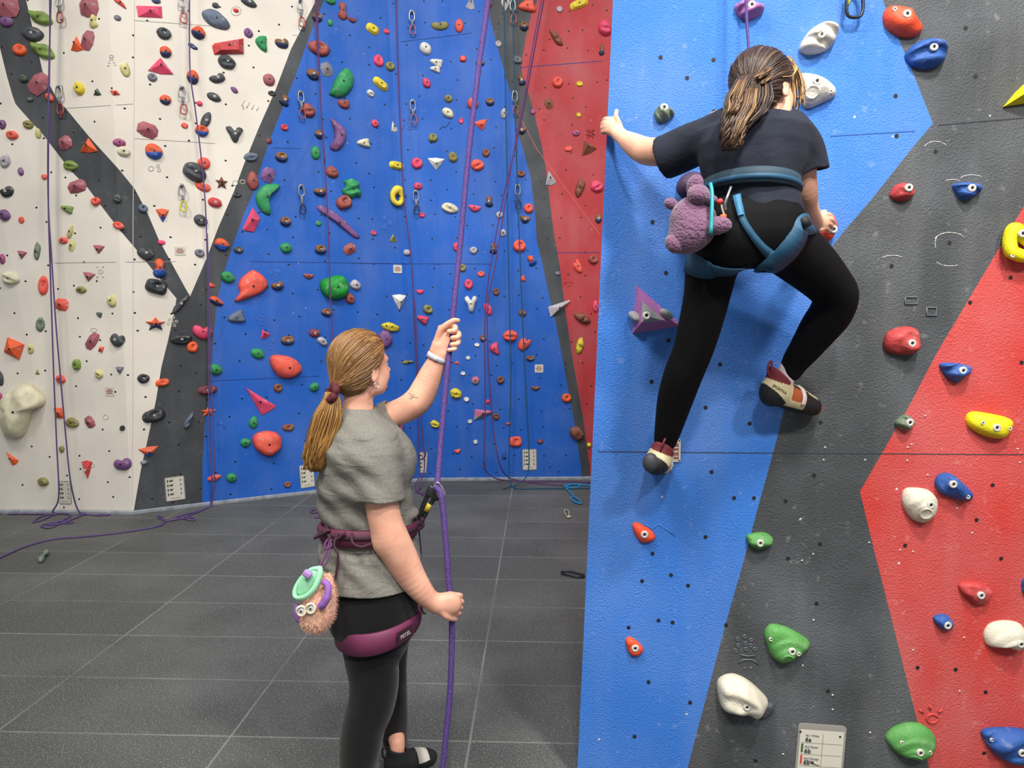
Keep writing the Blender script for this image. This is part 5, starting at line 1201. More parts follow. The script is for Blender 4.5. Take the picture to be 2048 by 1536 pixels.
# ================================================================ THE BELAYER
BY = 2.55; pb = BY/F
def B(x, y, d=0): return np.array(P(x, y, BY+d))
man = empty('person', FL(750, 1600)); man.location.z = 0; ORG[man.name] = np.array(man.location)
tag(man, 'woman belaying with her back to us, grey t-shirt, black leggings, long ponytail', 'person')
tor = stations([(716,812,.0,32,.055),(720,830,0,44,.095),(730,862,0,68,.165),(733,890,0,80,.19),(731,930,0,88,.18),(728,975,0,92,.16),(730,1010,0,93,.145),(737,1045,0,88,.138),(737,1080,0,93,.145),(738,1115,0,103,.165),(744,1160,0,100,.18)], BY)
hips = stations([(737,1100,0,84,.15),(750,1140,0,86,.165),(755,1180,0,88,.175),(757,1220,0,84,.17),(757,1262,0,74,.15),(755,1300,0,58,.12)], BY)
rl = [(735,1230,-.07,52),(741,1300,-.07,54),(748,1360,-.07,50),(742,1410,-.07,47),(728,1450,-.07,44),(719,1500,-.07,42),(712,1560,-.07,33),(708,1630,-.07,25)]
fl_ = [(775,1230,.07,50),(772,1300,.08,44),(776,1360,.11,38),(781,1410,.13,34),(786,1450,.15,29),(790,1482,.165,24)]
# skin : head, neck, torso, legs
hd = Head(B(722, 730, .0), math.radians(48), math.radians(6), 0, 1.0)
S = Sdf(.0035); hd.sdf(S, B(716, 838, -.01), .055); headm = S.build()
S = Sdf(.008); S.loft(tor, 0, -.012); S.loft(hips, .02, -.012)
S.chain(chain_px(rl, BY), .02, -.006); S.chain(chain_px(fl_, BY), .02, -.005)
a0 = B(790, 1478, .165); toe = FL(842, 1528, .03)
S2 = Sdf(.004); far_h = FL(776, 1551, 0); far_t = FL(864, 1526, 0); qf = lambda t, z: np.array(far_h.lerp(far_t, t))+np.array((0, 0, z))
S2.chain([(a0+np.array((0, 0, .03)), .034), (qf(.21, .115), .029), (qf(.21, .05), .024)], .01)
S2.cone(qf(.25, .045), .024, qf(.75, .022), .016, .01); ank1 = S2.build()
nf = np.array(FL(700, 1625, 0)); S2 = Sdf(.006); S2.chain([(np.array(P(708, 1630, BY-.07)), .036), (nf+np.array((0, 0, .06)), .033)], .02); S2.cone(nf+np.array((0, 0, .05)), .036, nf+np.array((.13, .10, .03)), .025, .02); ank2 = S2.build()
bodym = S.build()
# arms
S = Sdf(.0032)
ra = [(752,905,-.115,36),(760,955,-.13,35),(764,1008,-.14,34),(771,1045,-.14,34),(783,1078,-.135,36),(803,1118,-.12,34),(827,1160,-.11,28),(854,1194,-.10,21),(873,1209,-.095,17)]
S.chain(chain_px(ra, BY), .02)
S.ell(B(764, 1085, -.15), (.024, .02, .03), None, .03)
pal = B(894, 1209, -.085); S.ell(pal, (.045, .024, .038), None, .015)
S.cone(B(872, 1207, -.095), .027, B(900, 1206, -.088), .034, .02, 'u', ((0, 1, 0), 1.4))
for k, (yy, rr) in enumerate(((1190, 5.4), (1202, 5.8), (1214, 5.6), (1225, 5.0))):
    e = 4-abs(k-1)*2
    S.chain(chain_px([(900, yy, -.08, rr+1.5), (915+e, yy+1, -.07, rr+.6), (919+e, yy+2, -.045, rr), (911, yy+3, -.028, rr-.3), (902, yy+3, -.038, rr-.6)], BY), .005)
S.chain(chain_px([(880, 1218, -.10, 8), (892, 1231, -.10, 7.4), (905, 1237, -.085, 6), (911, 1238, -.065, 5)], BY), .008)
armR = S.build()
S = Sdf(.0032)
la = [(757,850,.15,26),(782,831,.165,26),(812,818,.165,27),(836,800,.16,28),(851,773,.155,26),(862,748,.15,23),(872,726,.15,19),(881,710,.15,17)]
S.chain(chain_px(la, BY), .02)
S.cone(B(882, 710, .15), .029, B(893, 680, .15), .036, .02, 'u', ((0, 1, 0), 1.35)); S.ell(B(890, 682, .15), (.036, .026, .042), None, .012)
S.cone(B(874, 690, .14), .018, B(868, 700, .14), .014, .02)
for (x0, y0, rr) in ((892, 655, 5.8), (899, 668, 5.8), (898, 681, 5.4), (892, 692, 4.9)):
    S.chain(chain_px([(x0-10, y0+2, .145, rr+1.6), (x0+8, y0-3, .135, rr+.8), (x0+18, y0-1, .125, rr), (x0+17, y0+6, .112, rr-.3), (x0+6, y0+8, .11, rr-.6)], BY), .004)
S.chain(chain_px([(876, 678, .135, 8), (882, 660, .125, 7.2), (897, 647, .12, 6), (908, 641, .12, 5.4), (916, 641, .125, 4.6)], BY), .006)
armL = S.build()
npmesh('body', [headm, bodym, ank1, ank2, armR, armL], SK1, man)
hd.eyes(man)
at = BVHTree.FromPolygons([Vector(v) for v in armL[0]], [tuple(q) for q in armL[1].tolist()]); mb = MB()
for st in (((811,781),(814,785)),((817,786),(822,789),(826,795),(822,797)),((820,792),(828,794),(836,796)),((818,796),(823,798)),((826,788),(829,791))):
    pts_ = []
    for x_, y_ in st:
        h_ = at.ray_cast(CAM, ray(x_, y_).normalized())
        if h_[0] is not None: pts_.append(h_[0]+h_[1]*.0002)
    if len(pts_) > 1: tube(mb, smoothpath(pts_, 4), .0011, 4)
mk('arm_tattoo', mb.v, mb.f, mat('tattoo_ink', (120, 100, 98), .6), man)
mb = MB(); tube(mb, smoothpath([hd.w(.094, -.02, -.066), hd.w(.100, 0, -.064), hd.w(.094, .02, -.066)], 5), [.002]+[.0045]*9+[.002], 6); mk('lips', mb.v, mb.f, LIP, man)
# leggings
S = Sdf(.006); S.loft(hips, 0); S.chain(chain_px(rl, BY), .03, .002); S.chain(chain_px(fl_, BY), .03, .002)
S.ell(B(712, 1225, -.06), (.10, .10, .11), None, .04)
V, Fq = S.build(smooth=2); npmesh('leggings', [(V, Fq)], BLK, man)
# shirt
def folds(amp, kx, kz, seed):
    def wfn(p):
        q = p.copy(); a = p[..., 0]*kx+p[..., 2]*kz; b = p[..., 0]*kz*.6-p[..., 2]*kx*.5+p[..., 1]*9
        s_ = amp*(np.sin(a+1.7*np.sin(b*.7+seed))+.6*np.sin(a*1.9+b*.8+seed)); q[..., 0] += s_*.6; q[..., 1] += s_; return q
    return wfn
S = Sdf(.0045)
S.loft(tor, 0, .004)
S.ell(B(788, 915, .05), (.065, .09, .075), None, .06); S.ell(B(800, 930, -.02), (.035, .06, .05), None, .05)      # chest
S.ell(B(815, 1025, .02), (.045, .06, .02), None, .02)
e1_ = B(764, 998, -.14); ax1 = B(768, 1030, -.14)-B(752, 940, -.135); ax1 = ax1/np.linalg.norm(ax1)+np.array((-.16, 0, 0))
S.chain(chain_px([(748,893,-.105,42),(755,930,-.125,45),(760,970,-.135,47),(764,1000,-.14,48),(768,1040,-.14,49)], BY), .04, cap=(e1_, ax1), hollow=.008)
e2_ = B(788, 832, .17); ax2 = B(800, 828, .17)-B(757, 850, .17)
S.chain(chain_px([(738,868,.08,36),(755,850,.14,36),(782,832,.165,34),(815,815,.165,33)], BY), .03, cap=(e2_, ax2), hollow=.008)
S.cone(B(720, 780, 0), .050, B(718, 826, -.005), .056, .006, 's')
V, Fq = S.build(folds(.0038, 22, 46, .7), 1); npmesh('t_shirt', [(V, Fq)], SHIRT1, man)
# hem stitch rings at the cuffs
# hair
S = Sdf(.004); scalp(hd, S, .012, (1, -.75), .022); capm = S.build(smooth=2)
rng = random.Random(8)
tie = (-.128, .005, -.062)
ps, rr = scalp_paths(hd, tie, 760, rng, capm)
hair = npmesh('hair', [capm], H1, man)
sm_ = strands(ps, rr); mk('hair_strand', sm_.v, sm_.f, H1, hair)['kind'] = 'stuff'
T0 = hd.w(-.135, .005, -.070)
ctr = [(T0, .018), (B(664, 800, -.10), .028), (B(655, 830, -.11), .047), (B(646, 862, -.115), .050), (B(640, 890, -.12), .047), (B(634, 915, -.12), .036), (B(632, 942, -.12), .018)]
ctr = [(np.array(a), b) for a, b in ctr]
ps, rr = tail_paths(ctr, 480, rng, .007, 16, .6, freq=1.6)
for p in ps:     # flyaway ends curl outwards
    if rng.random() < .12:
        d = rng.uniform(-.035, -.008)
        for k in range(10, len(p)): p[k] = p[k]+np.array((d*((k-9)/6)**1.5, 0, .004))
sm_ = strands(ps, rr); pt = mk('ponytail', sm_.v, sm_.f, H1b, man)
mb = MB(); tpt = []
for k in range(24):
    a = 2*math.pi*k/24; q = T0+np.array((.004, 0, -.004)); rr_ = .026+.004*math.sin(5*a); tpt.append(q+rr_*(math.cos(a)*np.array((.35, .25, .9))+math.sin(a)*np.array((-.5, .85, .05))))
tube(mb, tpt, [.013+.003*math.sin(k*2.3) for k in range(24)], 10, closed=True); mk('scrunchie', mb.v, mb.f, mat('burgundy_scrunchie', (84, 26, 36), .8, bump=.5, bs=120), man)
# earring, watch
ec = hd.w(-.012, .090, -.060); mb = MB(); tube(mb, [ec+.010*(math.cos(a)*hd.f+math.sin(a)*np.array((0, 0, 1.)))-np.array((0, 0, .004)) for a in np.linspace(0, 6.1, 16)], .0016, 6); mk('earring', mb.v, mb.f, mat('silver', (226, 224, 220), .2, metal=.9), man)
wa, wb = B(866, 740, .15), B(886, 702, .15); ax = (wb-wa)/np.linalg.norm(wb-wa); wc = B(874, 716, .15)+ax*.0
sx_ = np.cross(ax, (0, 1, 0)); sx_ /= np.linalg.norm(sx_); sy_ = np.cross(ax, sx_); mb = MB(); V = []
for k in range(32):
    a = 2*math.pi*k/32; d = math.cos(a)*sx_*.0375+math.sin(a)*sy_*.0375
    for (o_, z_) in ((.93, -.010), (1.05, -.009), (1.05, .009), (.93, .010)): V.append(wc+d*o_+ax*z_)
mb.add(V, [(k*4+i, ((k+1) % 32)*4+i, ((k+1) % 32)*4+(i+1) % 4, k*4+(i+1) % 4) for k in range(32) for i in range(4)])
wt = mk('watch_strap', mb.v, mb.f, mat('lilac_white_strap', (196, 192, 206), .5), man)
mb = MB(); box(mb, Vector(wc-sy_*.039 if sy_[1] > 0 else wc+sy_*.039), (.014, .006, .018), None); mk('buckle', mb.v, mb.f, mat('pale_buckle', (216, 214, 222), .3), wt)
# tattoo-like small dark marks on the raised arm
# shoes
def shoe(name, parent, heel, toe, up, side, L_, cols, high=1.0, tilt=.25):
    f = np.array(toe)-np.array(heel); L_ = np.linalg.norm(f); f /= L_; up = np.array(up, float); up -= f*up.dot(f); up /= np.linalg.norm(up); sd = np.cross(up, f)
    M = np.array([f, sd, up]); h = np.array(heel)
    W_ = lambda a, b, c: h+f*a*L_+sd*b*high+up*c*high
    S = Sdf(.0032)
    H_ = np.array((1, high, high))
    S.ell(W_(.16, 0, .034), np.array((.042, .031, .036))*H_, M, 0); S.ell(W_(.45, 0, .034), np.array((.07, .034, .034))*H_, M, .03); S.ell(W_(.74, .004, .026), np.array((.065, .039, .027))*H_, M, .03); S.ell(W_(.92, .006, .018), np.array((.026, .026, .018))*H_, M, .02)
    S.cone(W_(.22, 0, .05), .034*high, W_(.20, 0, .085), .034*high, .02)
    S.cone(W_(.24, 0, .06), .026*high, W_(.20, 0, .13), .029*high, .004, 's')
    S.cut(W_(.2, 0, .088-.010*(tilt > .5)), up+f*tilt, .2, .003)
    V, Fq = S.build(); c = V[Fq].mean(1)-h; a = c @ f/L_; z = c @ up/high; y = c @ sd/high
    return V, Fq, a, y, z, W_, f, sd, up
RUB = mat('black_rubber', (24, 24, 27), .6, bump=.2, bs=200); RUBG = mat('grey_rubber', (52, 54, 62), .6)
far_h = FL(776, 1551, 0); far_t = FL(864, 1526, 0)
V, Fq, a, y, z, W_, f, sd, up_ = shoe('s', man, far_h, far_t, (0, 0, 1), 0, 0, 0, 1.1)
mi = np.where(z < .012, 1, np.where((a > .62) & (a < .88) & (z > .034), 2, 0))
sh = npmesh('climbing_shoe', [(V, Fq)], [mat('black_suede', (22, 22, 25), .85), RUBG, mat('white_shoe_panel', (206, 200, 190), .7)], man); sh.data.polygons.foreach_set('material_index', mi.astype(np.int32))
mb = MB(); tube(mb, smoothpath([W_(.02, 0, .05), W_(-.10, 0, .07), W_(-.10, 0, .10), W_(.04, 0, .095)], 5), .0035, 6); mk('pull_loop', mb.v, mb.f, RUB, sh)
mb = MB(); 
for q in (.36, .46, .56): tube(mb, [W_(q, -.030, .045), W_(q+.03, -.012, .064), W_(q+.06, .012, .062)], .003, 5)
mk('shoe_lace', mb.v, mb.f, mat('slate_lace', (70, 96, 110), .7), sh)
V, Fq, a, y, z, W_, f, sd, up_ = shoe('s', man, nf+np.array((-.035, -.03, 0)), nf+np.array((.17, .12, 0)), (0, 0, 1), 0, 0, 0)
sh = npmesh('climbing_shoe', [(V, Fq)], [MATS['black_suede'], RUBG], man); sh.data.polygons.foreach_set('material_index', np.where(z < .012, 1, 0).astype(np.int32))
# harness
c = B(737, 1056); V, Fc = band(c[0], c[1], c[2], .160, .150, .062, (0, -.02), 0, th=.010, hfun=lambda t: 1-.25*abs(math.cos(math.radians(t-0)))**2)
har = mk('harness', V, Fc, MAR, man)
V, Fc = band(c[0], c[1], c[2]+.006, .166, .156, .020, (0, -.02), th=.007); mk('belt_webbing', V, Fc, MARD, har)
c = B(757, 1240); V, Fc = band(c[0], c[1], c[2]-.002, .144, .180, .075, (.14, .05), 0, th=.007, hfun=lambda t: .55+.5*max(0, math.sin(math.radians(-t)))**.7)
mk('leg_loop', V, Fc, mat('plum_leg_loop', (112, 44, 80), .55, bump=.15, bs=250), har)
Vl, Fl_ = textmesh('PETZL', .017, 'CENTER', .0008)
def on_loop(px, s_=1): # point on the leg loop seen at px
    x = (P(px, 1250, BY-.15).x-c[0])/.151; x = max(-.95, min(.95, x)); y = -math.sqrt(1-x*x); return x, y
lx, ly = on_loop(806); pc = Vector((c[0]+.1525*lx, c[1]+.1885*ly, c[2]+.14*.1525*lx+.05*.1885*ly-.004)); nrm = Vector((lx/.15, ly/.188, 0)).normalized()
T_ = Vector((-nrm.y, nrm.x, 0)).normalized(); Up = (Vector((0, 0, 1))+T_*.0); T2 = (T_+Vector((0, 0, .14*T_.x+.05*T_.y))).normalized(); Up = nrm.cross(T2); 
if Up.z < 0: Up = -Up
patch = [pc+nrm*.0045+T2*a_+Up*b_ for a_, b_ in ((-.036, -.022), (.036, -.022), (.036, .022), (-.036, .022))]
pl = mk('brand_patch', patch, [(0, 1, 2, 3)], MARD, har, False)
mk('logo_lettering', [pc+nrm*.006+T2*v[0]+Up*(v[2]-.006) for v in Vl], Fl_, mat('white_print', (226, 220, 214), .6), har, False)
mb = MB(); tube(mb, smoothpath([B(676,1066,-.15), B(668,1090,-.17), B(676,1110,-.185), B(672,1150,-.19), B(664,1190,-.185), B(662,1225,-.17)], 6), .0045, 6); mk('elastic_strap', mb.v, mb.f, MARD, har)
mb = MB(); tube(mb, smoothpath([B(704,1066,-.165), B(705,1085,-.185), B(722,1094,-.19), B(742,1088,-.185)], 6), .005, 6); mk('gear_loop', mb.v, mb.f, MARD, har)
mb = MB(); tube(mb, smoothpath([B(655,1052,-.09), B(636,1068,-.10), B(630,1076,-.11), B(640,1070,-.12), B(660,1060,-.13)], 6), .0055, 6); mk('gear_loop', mb.v, mb.f, MARD, har)
mb = MB(); tube(mb, smoothpath([B(652,1048,-.09), B(660,1078,-.14), B(672,1080,-.16), B(690,1066,-.165)], 6), .006, 6); mk('gear_loop', mb.v, mb.f, MARD, har)
mb = MB(); tube(mb, smoothpath([B(828,1048,.0), B(840,1045,.0), B(846,1036,.0)], 4), .010, 8); mk('tie_in_loop', mb.v, mb.f, MARD, har)
mb = MB(); tube(mb, smoothpath([B(826,1055,.0), B(832,1060,.0), B(845,1052,.0), B(843,1040,.0)], 4), .007, 8); mk('tie_in_loop', mb.v, mb.f, MARD, har)
mb = MB(); tube(mb, smoothpath([B(838,1060,.03), B(842,1110,.03), B(838,1180,.02), B(846,1224,.0), B(852,1226,.0)], 6), .003, 6); mk('elastic_strap', mb.v, mb.f, MARD, har)
# belay device + carabiner on the harness
mb = MB(); GY = .02
tube(mb, smoothpath([B(838,1036,GY), B(846,1012,GY), B(856,990,GY), B(866,975,GY), B(874,974,GY), B(877,984,GY), B(868,998,GY), B(858,1012,GY), B(850,1030,GY), B(842,1042,GY)], 5)[:-1], .0085, 8, closed=True, fn=(0,1,0))
bd = mk('carabiner', mb.v, mb.f, mat('gunmetal', (62, 64, 68), .3, metal=.7)); tag(bd, 'grey locking carabiner clipped to the front of the belayer\'s harness', 'carabiner')
mb = MB(); tube(mb, [B(852,1022,GY-.004), B(860,1008,GY-.004)], .0105, 10); mk('locking_sleeve', mb.v, mb.f, mat('yellow_sleeve', (176, 160, 56), .4), bd)
mb = MB()
box(mb, Vector(B(868,985,GY)), (.055, .028, .042), Matrix.Rotation(.5, 3, 'Y'))
dev = mk('belay_device', mb.v, mb.f, mat('device_black', (36, 38, 42), .4, bump=.1)); tag(dev, 'dark belay device with two silver wire loops on the purple rope', 'belay device')
m_ = dev.modifiers.new('b', 'BEVEL'); m_.width = .008; m_.segments = 3
mb = MB()
tube(mb, smoothpath([B(868,972,GY-.02), B(872,982,GY-.02), B(880,998,GY-.02), B(888,992,GY-.02), B(884,978,GY-.02), B(878,966,GY-.02), B(872,966,GY-.02), B(868,972,GY-.02)], 5), .0028, 6)
tube(mb, smoothpath([B(876,968,GY+.02), B(882,980,GY+.02), B(890,990,GY+.02), B(886,976,GY+.02), B(879,968,GY+.02)], 5), .0028, 6)
mk('wire_loop', mb.v, mb.f, MATS['silver'], dev)
# the belay rope
RY = .155
topY = BY+RY
rope([[P(1003, -260, BY+.34), P(976, 0, BY+.30), P(958, 130, BY+.27), P(938, 300, BY+.23), P(921, 480, BY+.19), P(907, 620, BY+.14), P(904, 660, BY+.135), P(899, 700, BY+.13), P(889, 800, BY+.10), P(880, 900, BY+.06), P(875, 960, BY+.025), P(873, 976, BY+.0), P(880, 984, BY-.02), P(886, 1020, BY-.03), P(893, 1100, BY-.045), P(898, 1170, BY-.055), P(903, 1210, BY-.055), P(904, 1250, BY-.06), P(903, 1320, BY-.07), P(899, 1400, BY-.08), P(892, 1470, BY-.09), P(885, 1540, BY-.10), P(880, 1590, BY-.12)],
      ], R_pur, 'thick purple belay rope running through both hands of the woman in the grey shirt', r=.0105, sides=10, group=RG)
# chalk bag : furry pouch with horns
cb = empty('chalk_bag', B(632, 1255, -.22)); tag(cb, 'furry peach chalk bag with mint rim, purple horns and button eyes hanging from the harness', 'chalk bag')
FUR = mat('peach_fur', (240, 188, 162), .95, var=.12, vs=60, sheen=.5, bump=.8, bs=200); MINT = mat('mint_felt', (158, 222, 182), .85, bump=.2, bs=200); HORN = mat('lilac_felt', (146, 100, 178), .8, bump=.2, bs=200)
S = Sdf(.004); S.chain([(B(652, 1160, -.21), .022), (B(645, 1190, -.22), .042), (B(636, 1222, -.225), .054), (B(632, 1235, -.225), .046)], .03)
V, Fq = S.build(); furb = npmesh('pouch', [(V, Fq)], FUR, cb)
rng = random.Random(3); mb = MB(); cen = V.mean(0)
nrm_ = V-cen; tree = BVHTree.FromPolygons([Vector(v) for v in V], [tuple(q) for q in Fq.tolist()])
for _ in range(2600):
    v = V[rng.randrange(len(V))]; loc, n_, i_, d_ = tree.find_nearest(Vector(v)); n_ = np.array(n_)
    if n_.dot(v-cen) < 0: n_ = -n_
    t = n_+np.array((rng.gauss(0, .4), rng.gauss(0, .4), rng.gauss(-.5, .4))); t /= np.linalg.norm(t); L_ = rng.uniform(.007, .014)
    s0 = np.cross(t, (0.1, 1, 0.2)); s0 /= np.linalg.norm(s0)+1e-9
    mb.add([v-s0*.0011, v+s0*.0011, v+t*L_], [(0, 1, 2)])
fo_ = mk('fur', mb.v, mb.f, FUR, furb); fo_['kind'] = 'stuff'
mb = MB()
rimp = [B(x, y, d) for x, y, d in ((640,1136,-.24),(643,1130,-.22),(640,1150,-.255),(628,1178,-.27),(610,1194,-.27),(592,1195,-.26),(590,1180,-.25),(602,1158,-.24),(622,1140,-.235)) if (x, y) != (643, 1130)]
tube(mb, smoothpath(rimp+[rimp[0]], 6)[:-1], .0075, 8, closed=True, flat=1.4); mk('rim', mb.v, mb.f, MINT, cb)
S = Sdf(.003); u_ = B(640, 1136, -.24)-B(592, 1195, -.26); u_ /= np.linalg.norm(u_); s_ = np.cross(u_, (0, 1, 0)); s_ /= np.linalg.norm(s_)
S.ell(B(616, 1167, -.248), (.050, .010, .026), np.array([u_, (0, 1, 0), s_]), 0); V, Fq = S.build(); npmesh('mouth_lining', [(V, Fq)], MINT, cb)
mb = MB(); tube(mb, smoothpath([B(648,1163,-.262), B(656,1172,-.275), B(655,1190,-.285), B(648,1206,-.285), B(640,1213,-.28)], 6), [.011]*13+[.013]*8+[.012]*4, 10); mk('horn', mb.v, mb.f, HORN, cb)
mb = MB(); tube(mb, smoothpath([B(596,1210,-.235), B(592,1222,-.235), B(594,1236,-.235), B(600,1242,-.235)], 6), .009, 8); mk('horn', mb.v, mb.f, HORN, cb)
mb = MB(); box(mb, Vector(B(615, 1148, -.268)), (.028, .018, .022), Matrix.Rotation(.6, 3, 'Y')); pk = mk('knob', mb.v, mb.f, mat('lilac_toggle', (178, 140, 204), .6), cb); m_ = pk.modifiers.new('b', 'BEVEL'); m_.width = .006; m_.segments = 3
for (x, y) in ((602, 1222), (621, 1217)):
    q = B(x, y, -.285); mb = MB(); tube(mb, [q+np.array((.0135*math.cos(a), .002*math.sin(2*a), .0150*math.sin(a))) for a in np.linspace(0, 2*math.pi, 20, False)], .0042, 8, closed=True, fn=(0, 1, 0)); e_ = mk('eye', mb.v, mb.f, mat('cream_ring', (222, 214, 190), .7), cb)
    S = Sdf(.002); S.ell(q+np.array((0, .004, 0)), (.012, .006, .013), None, 0); V, Fq = S.build(); npmesh('eye_felt', [(V, Fq)], mat('pale_eye', (206, 206, 206), .7), e_)
    S = Sdf(.0015); S.ell(q+np.array((.001, -.004, 0)), (.0035, .003, .0035), None, 0); V, Fq = S.build(); npmesh('pupil', [(V, Fq)], SOCK, e_)
mb = MB(); tube(mb, smoothpath([B(660,1080,-.165), B(654,1100,-.19), B(646,1120,-.215), B(638,1134,-.235)], 6), .0042, 6); tube(mb, smoothpath([B(662,1084,-.17), B(660,1104,-.195), B(653,1124,-.22), B(645,1135,-.235)], 6), .003, 6)
tube(mb, smoothpath([B(656,1078,-.165), B(650,1088,-.18), B(652,1098,-.19), B(662,1092,-.185), B(660,1080,-.17)], 5), .004, 6); mk('cord', mb.v, mb.f, mat('purple_cord', (88, 40, 92), .6), cb)
# ================================================================ THE CLIMBER
CY = 2.22
def K(x, y, d=0): return np.array(P(x, y, CY+d))
cl = empty('person', K(1480, 560)); tag(cl, 'woman climbing the near blue wall, dark t-shirt, black leggings, teal harness, wavy brown hair', 'person')
ctor = stations([(1532,226,.0,34,.05),(1528,238,0,60,.08),(1515,256,0,92,.11),(1508,290,0,102,.12),(1504,325,0,100,.12),(1502,355,0,92,.115),(1505,385,0,86,.120),(1510,415,0,86,.130),(1513,428,0,86,.132)], CY)
chips = stations([(1506,380,0,76,.10),(1508,405,0,80,.12),(1506,435,.0,86,.135),(1500,470,.0,86,.135),(1488,505,.0,78,.12),(1480,530,0,62,.10)], CY)
ll = [(1440,475,.02,50),(1424,530,.04,50),(1414,590,.06,44),(1400,650,.08,41),(1386,700,.10,38),(1366,750,.13,37),(1350,800,.17,34),(1338,850,.20,27),(1331,880,.22,22)]
rl2 = [(1540,468,.02,56),(1585,500,.04,56),(1625,535,.07,50),(1655,566,.10,44),(1672,592,.12,41),(1662,625,.15,40),(1640,655,.18,37),(1612,695,.22,30),(1592,722,.25,25),(1582,741,.26,21)]
hc = Head(K(1526, 178, .0), math.radians(37), math.radians(2), math.radians(-6), .93)
S = Sdf(.0035); hc.sdf(S, K(1530, 240, .0), .058); cheadm = S.build()
S = Sdf(.008); S.loft(ctor, 0, -.012); S.loft(chips, .02, -.012); S.chain(chain_px(ll, CY), .02, -.006); S.chain(chain_px(rl2, CY), .02, -.005); cbodym = S.build()
# left arm reaching the edge of the wall
S = Sdf(.0028)
la2 = [(1440,258,.06,36),(1390,282,.12,30),(1345,302,.17,28),(1312,304,.21,27),(1288,301,.25,26),(1268,290,.28,22),(1250,278,.31,16),(1240,270,.33,13)]
S.chain(chain_px(la2, CY), .015)
S.cone(K(1240, 270, .33), .020, K(1224, 252, .35), .030, .012, 'u', ((0, 1, 0), 1.5)); S.ell(K(1227, 254, .35), (.030, .018, .030), None, .01)
for (y0, xt_, rr) in ((239, 1209, 4.2), (247, 1206, 4.5), (255, 1205, 4.4), (263, 1206, 4.0)):
    S.chain(chain_px([(1226, y0+2, .345, rr+1), (1214, y0-1, .345, rr+.5), (xt_, y0, .36, rr), (xt_-1, y0+2, .385, rr-.3), (xt_+3, y0+3, .41, rr-.6)], CY), .004)
S.chain(chain_px([(1238, 256, .34, 6.5), (1236, 243, .335, 5.5), (1232, 232, .335, 4.6), (1233, 222, .34, 4.0)], CY), .006)
carmL = S.build()
S = Sdf(.0028)
ra2 = [(1590,270,.05,34),(1604,320,.05,27),(1606,355,.06,25),(1610,385,.08,24),(1614,410,.13,21),(1624,430,.20,17),(1632,442,.26,14)]
S.chain(chain_px(ra2, CY), .015)
S.ell(K(1642, 444, .27), (.028, .018, .026), None, .012)
for (x0, y0, dx, rr) in ((1650, 434, 0, 4.6), (1652, 443, 1, 4.6), (1650, 452, 0, 4.4), (1646, 461, -2, 4.0)):
    S.chain(chain_px([(x0-6, y0-2, .265, rr+1), (x0+4, y0-5, .27, rr+.5), (x0+11+dx, y0-3, .285, rr), (x0+14+dx, y0+3, .305, rr-.3)], CY), .004)
S.chain(chain_px([(1634, 436, .26, 6), (1640, 427, .27, 5), (1650, 423, .285, 4.2)], CY), .006)
carmR = S.build()
npmesh('body', [cheadm, cbodym, carmL, carmR], SK2, cl)
hc.eyes(cl)
mb = MB(); tube(mb, smoothpath([hc.w(.094, -.02, -.066), hc.w(.100, 0, -.064), hc.w(.094, .02, -.066)], 5), [.002]+[.0045]*9+[.002], 6); mk('lips', mb.v, mb.f, LIP, cl)
S = Sdf(.006); S.loft(chips, 0, .002); S.chain(chain_px(ll, CY), .03, .002); S.chain(chain_px(rl2, CY), .03, .002)
S.ell(K(1460, 470, -.05), (.09, .09, .10), None, .05); S.ell(K(1548, 468, -.05), (.085, .09, .095), None, .05)
V, Fq = S.build(smooth=2); npmesh('leggings', [(V, Fq)], BLK2, cl)
# shirt
S = Sdf(.0045); S.loft(ctor, 0, .004)
q1 = K(1326, 315, .18); n1 = K(1310, 322, .19)-K(1400, 285, .10)
S.chain(chain_px([(1450,256,.03,38),(1400,284,.10,42),(1350,306,.15,42),(1310,322,.19,42)], CY), .04, cap=(q1, n1), hollow=.008)
q2 = K(1615, 343, .05); n2 = np.array((.12, .05, -1.))
S.chain(chain_px([(1578,262,.02,40),(1602,295,.04,41),(1612,330,.05,41),(1618,365,.05,42)], CY), .04, cap=(q2, n2), hollow=.008)
S.cone(K(1534, 180, 0), .050, K(1532, 228, .0), .062, .006, 's')
V, Fq = S.build(folds(.003, 26, 22, 2.2), 1); npmesh('t_shirt', [(V, Fq)], SHIRT2, cl)
# hair
S = Sdf(.004); scalp(hc, S, .012, (1, -.75), .03); capm = S.build(smooth=2)
rng = random.Random(21)
ps, rr = scalp_paths(hc, (-.110, -.025, -.030), 520, rng, capm)
hair = npmesh('hair', [capm], H2, cl)
sm_ = strands(ps, rr); mk('hair_strand', sm_.v, sm_.f, H2, hair)['kind'] = 'stuff'
ctr = [(K(1514,140,-.05), .02), (K(1498,158,-.08), .034), (K(1486,188,-.11), .044), (K(1477,220,-.14), .040), (K(1469,248,-.155), .032), (K(1465,274,-.16), .027), (K(1460,300,-.16), .014)]
ps, rr = tail_paths([(np.array(a), b) for a, b in ctr], 330, rng, .011, 18, .55, freq=2.4)
p2, r2 = tail_paths([(K(1520,160,-.08), .03), (K(1516,195,-.11), .042), (K(1508,222,-.135), .036), (K(1490,245,-.145), .022), (K(1478,268,-.15), .012)], 160, rng, .006, 14, .5, freq=1.4)
sm_ = strands(ps+p2, rr+r2); mk('loose_waves', sm_.v, sm_.f, H2, cl)
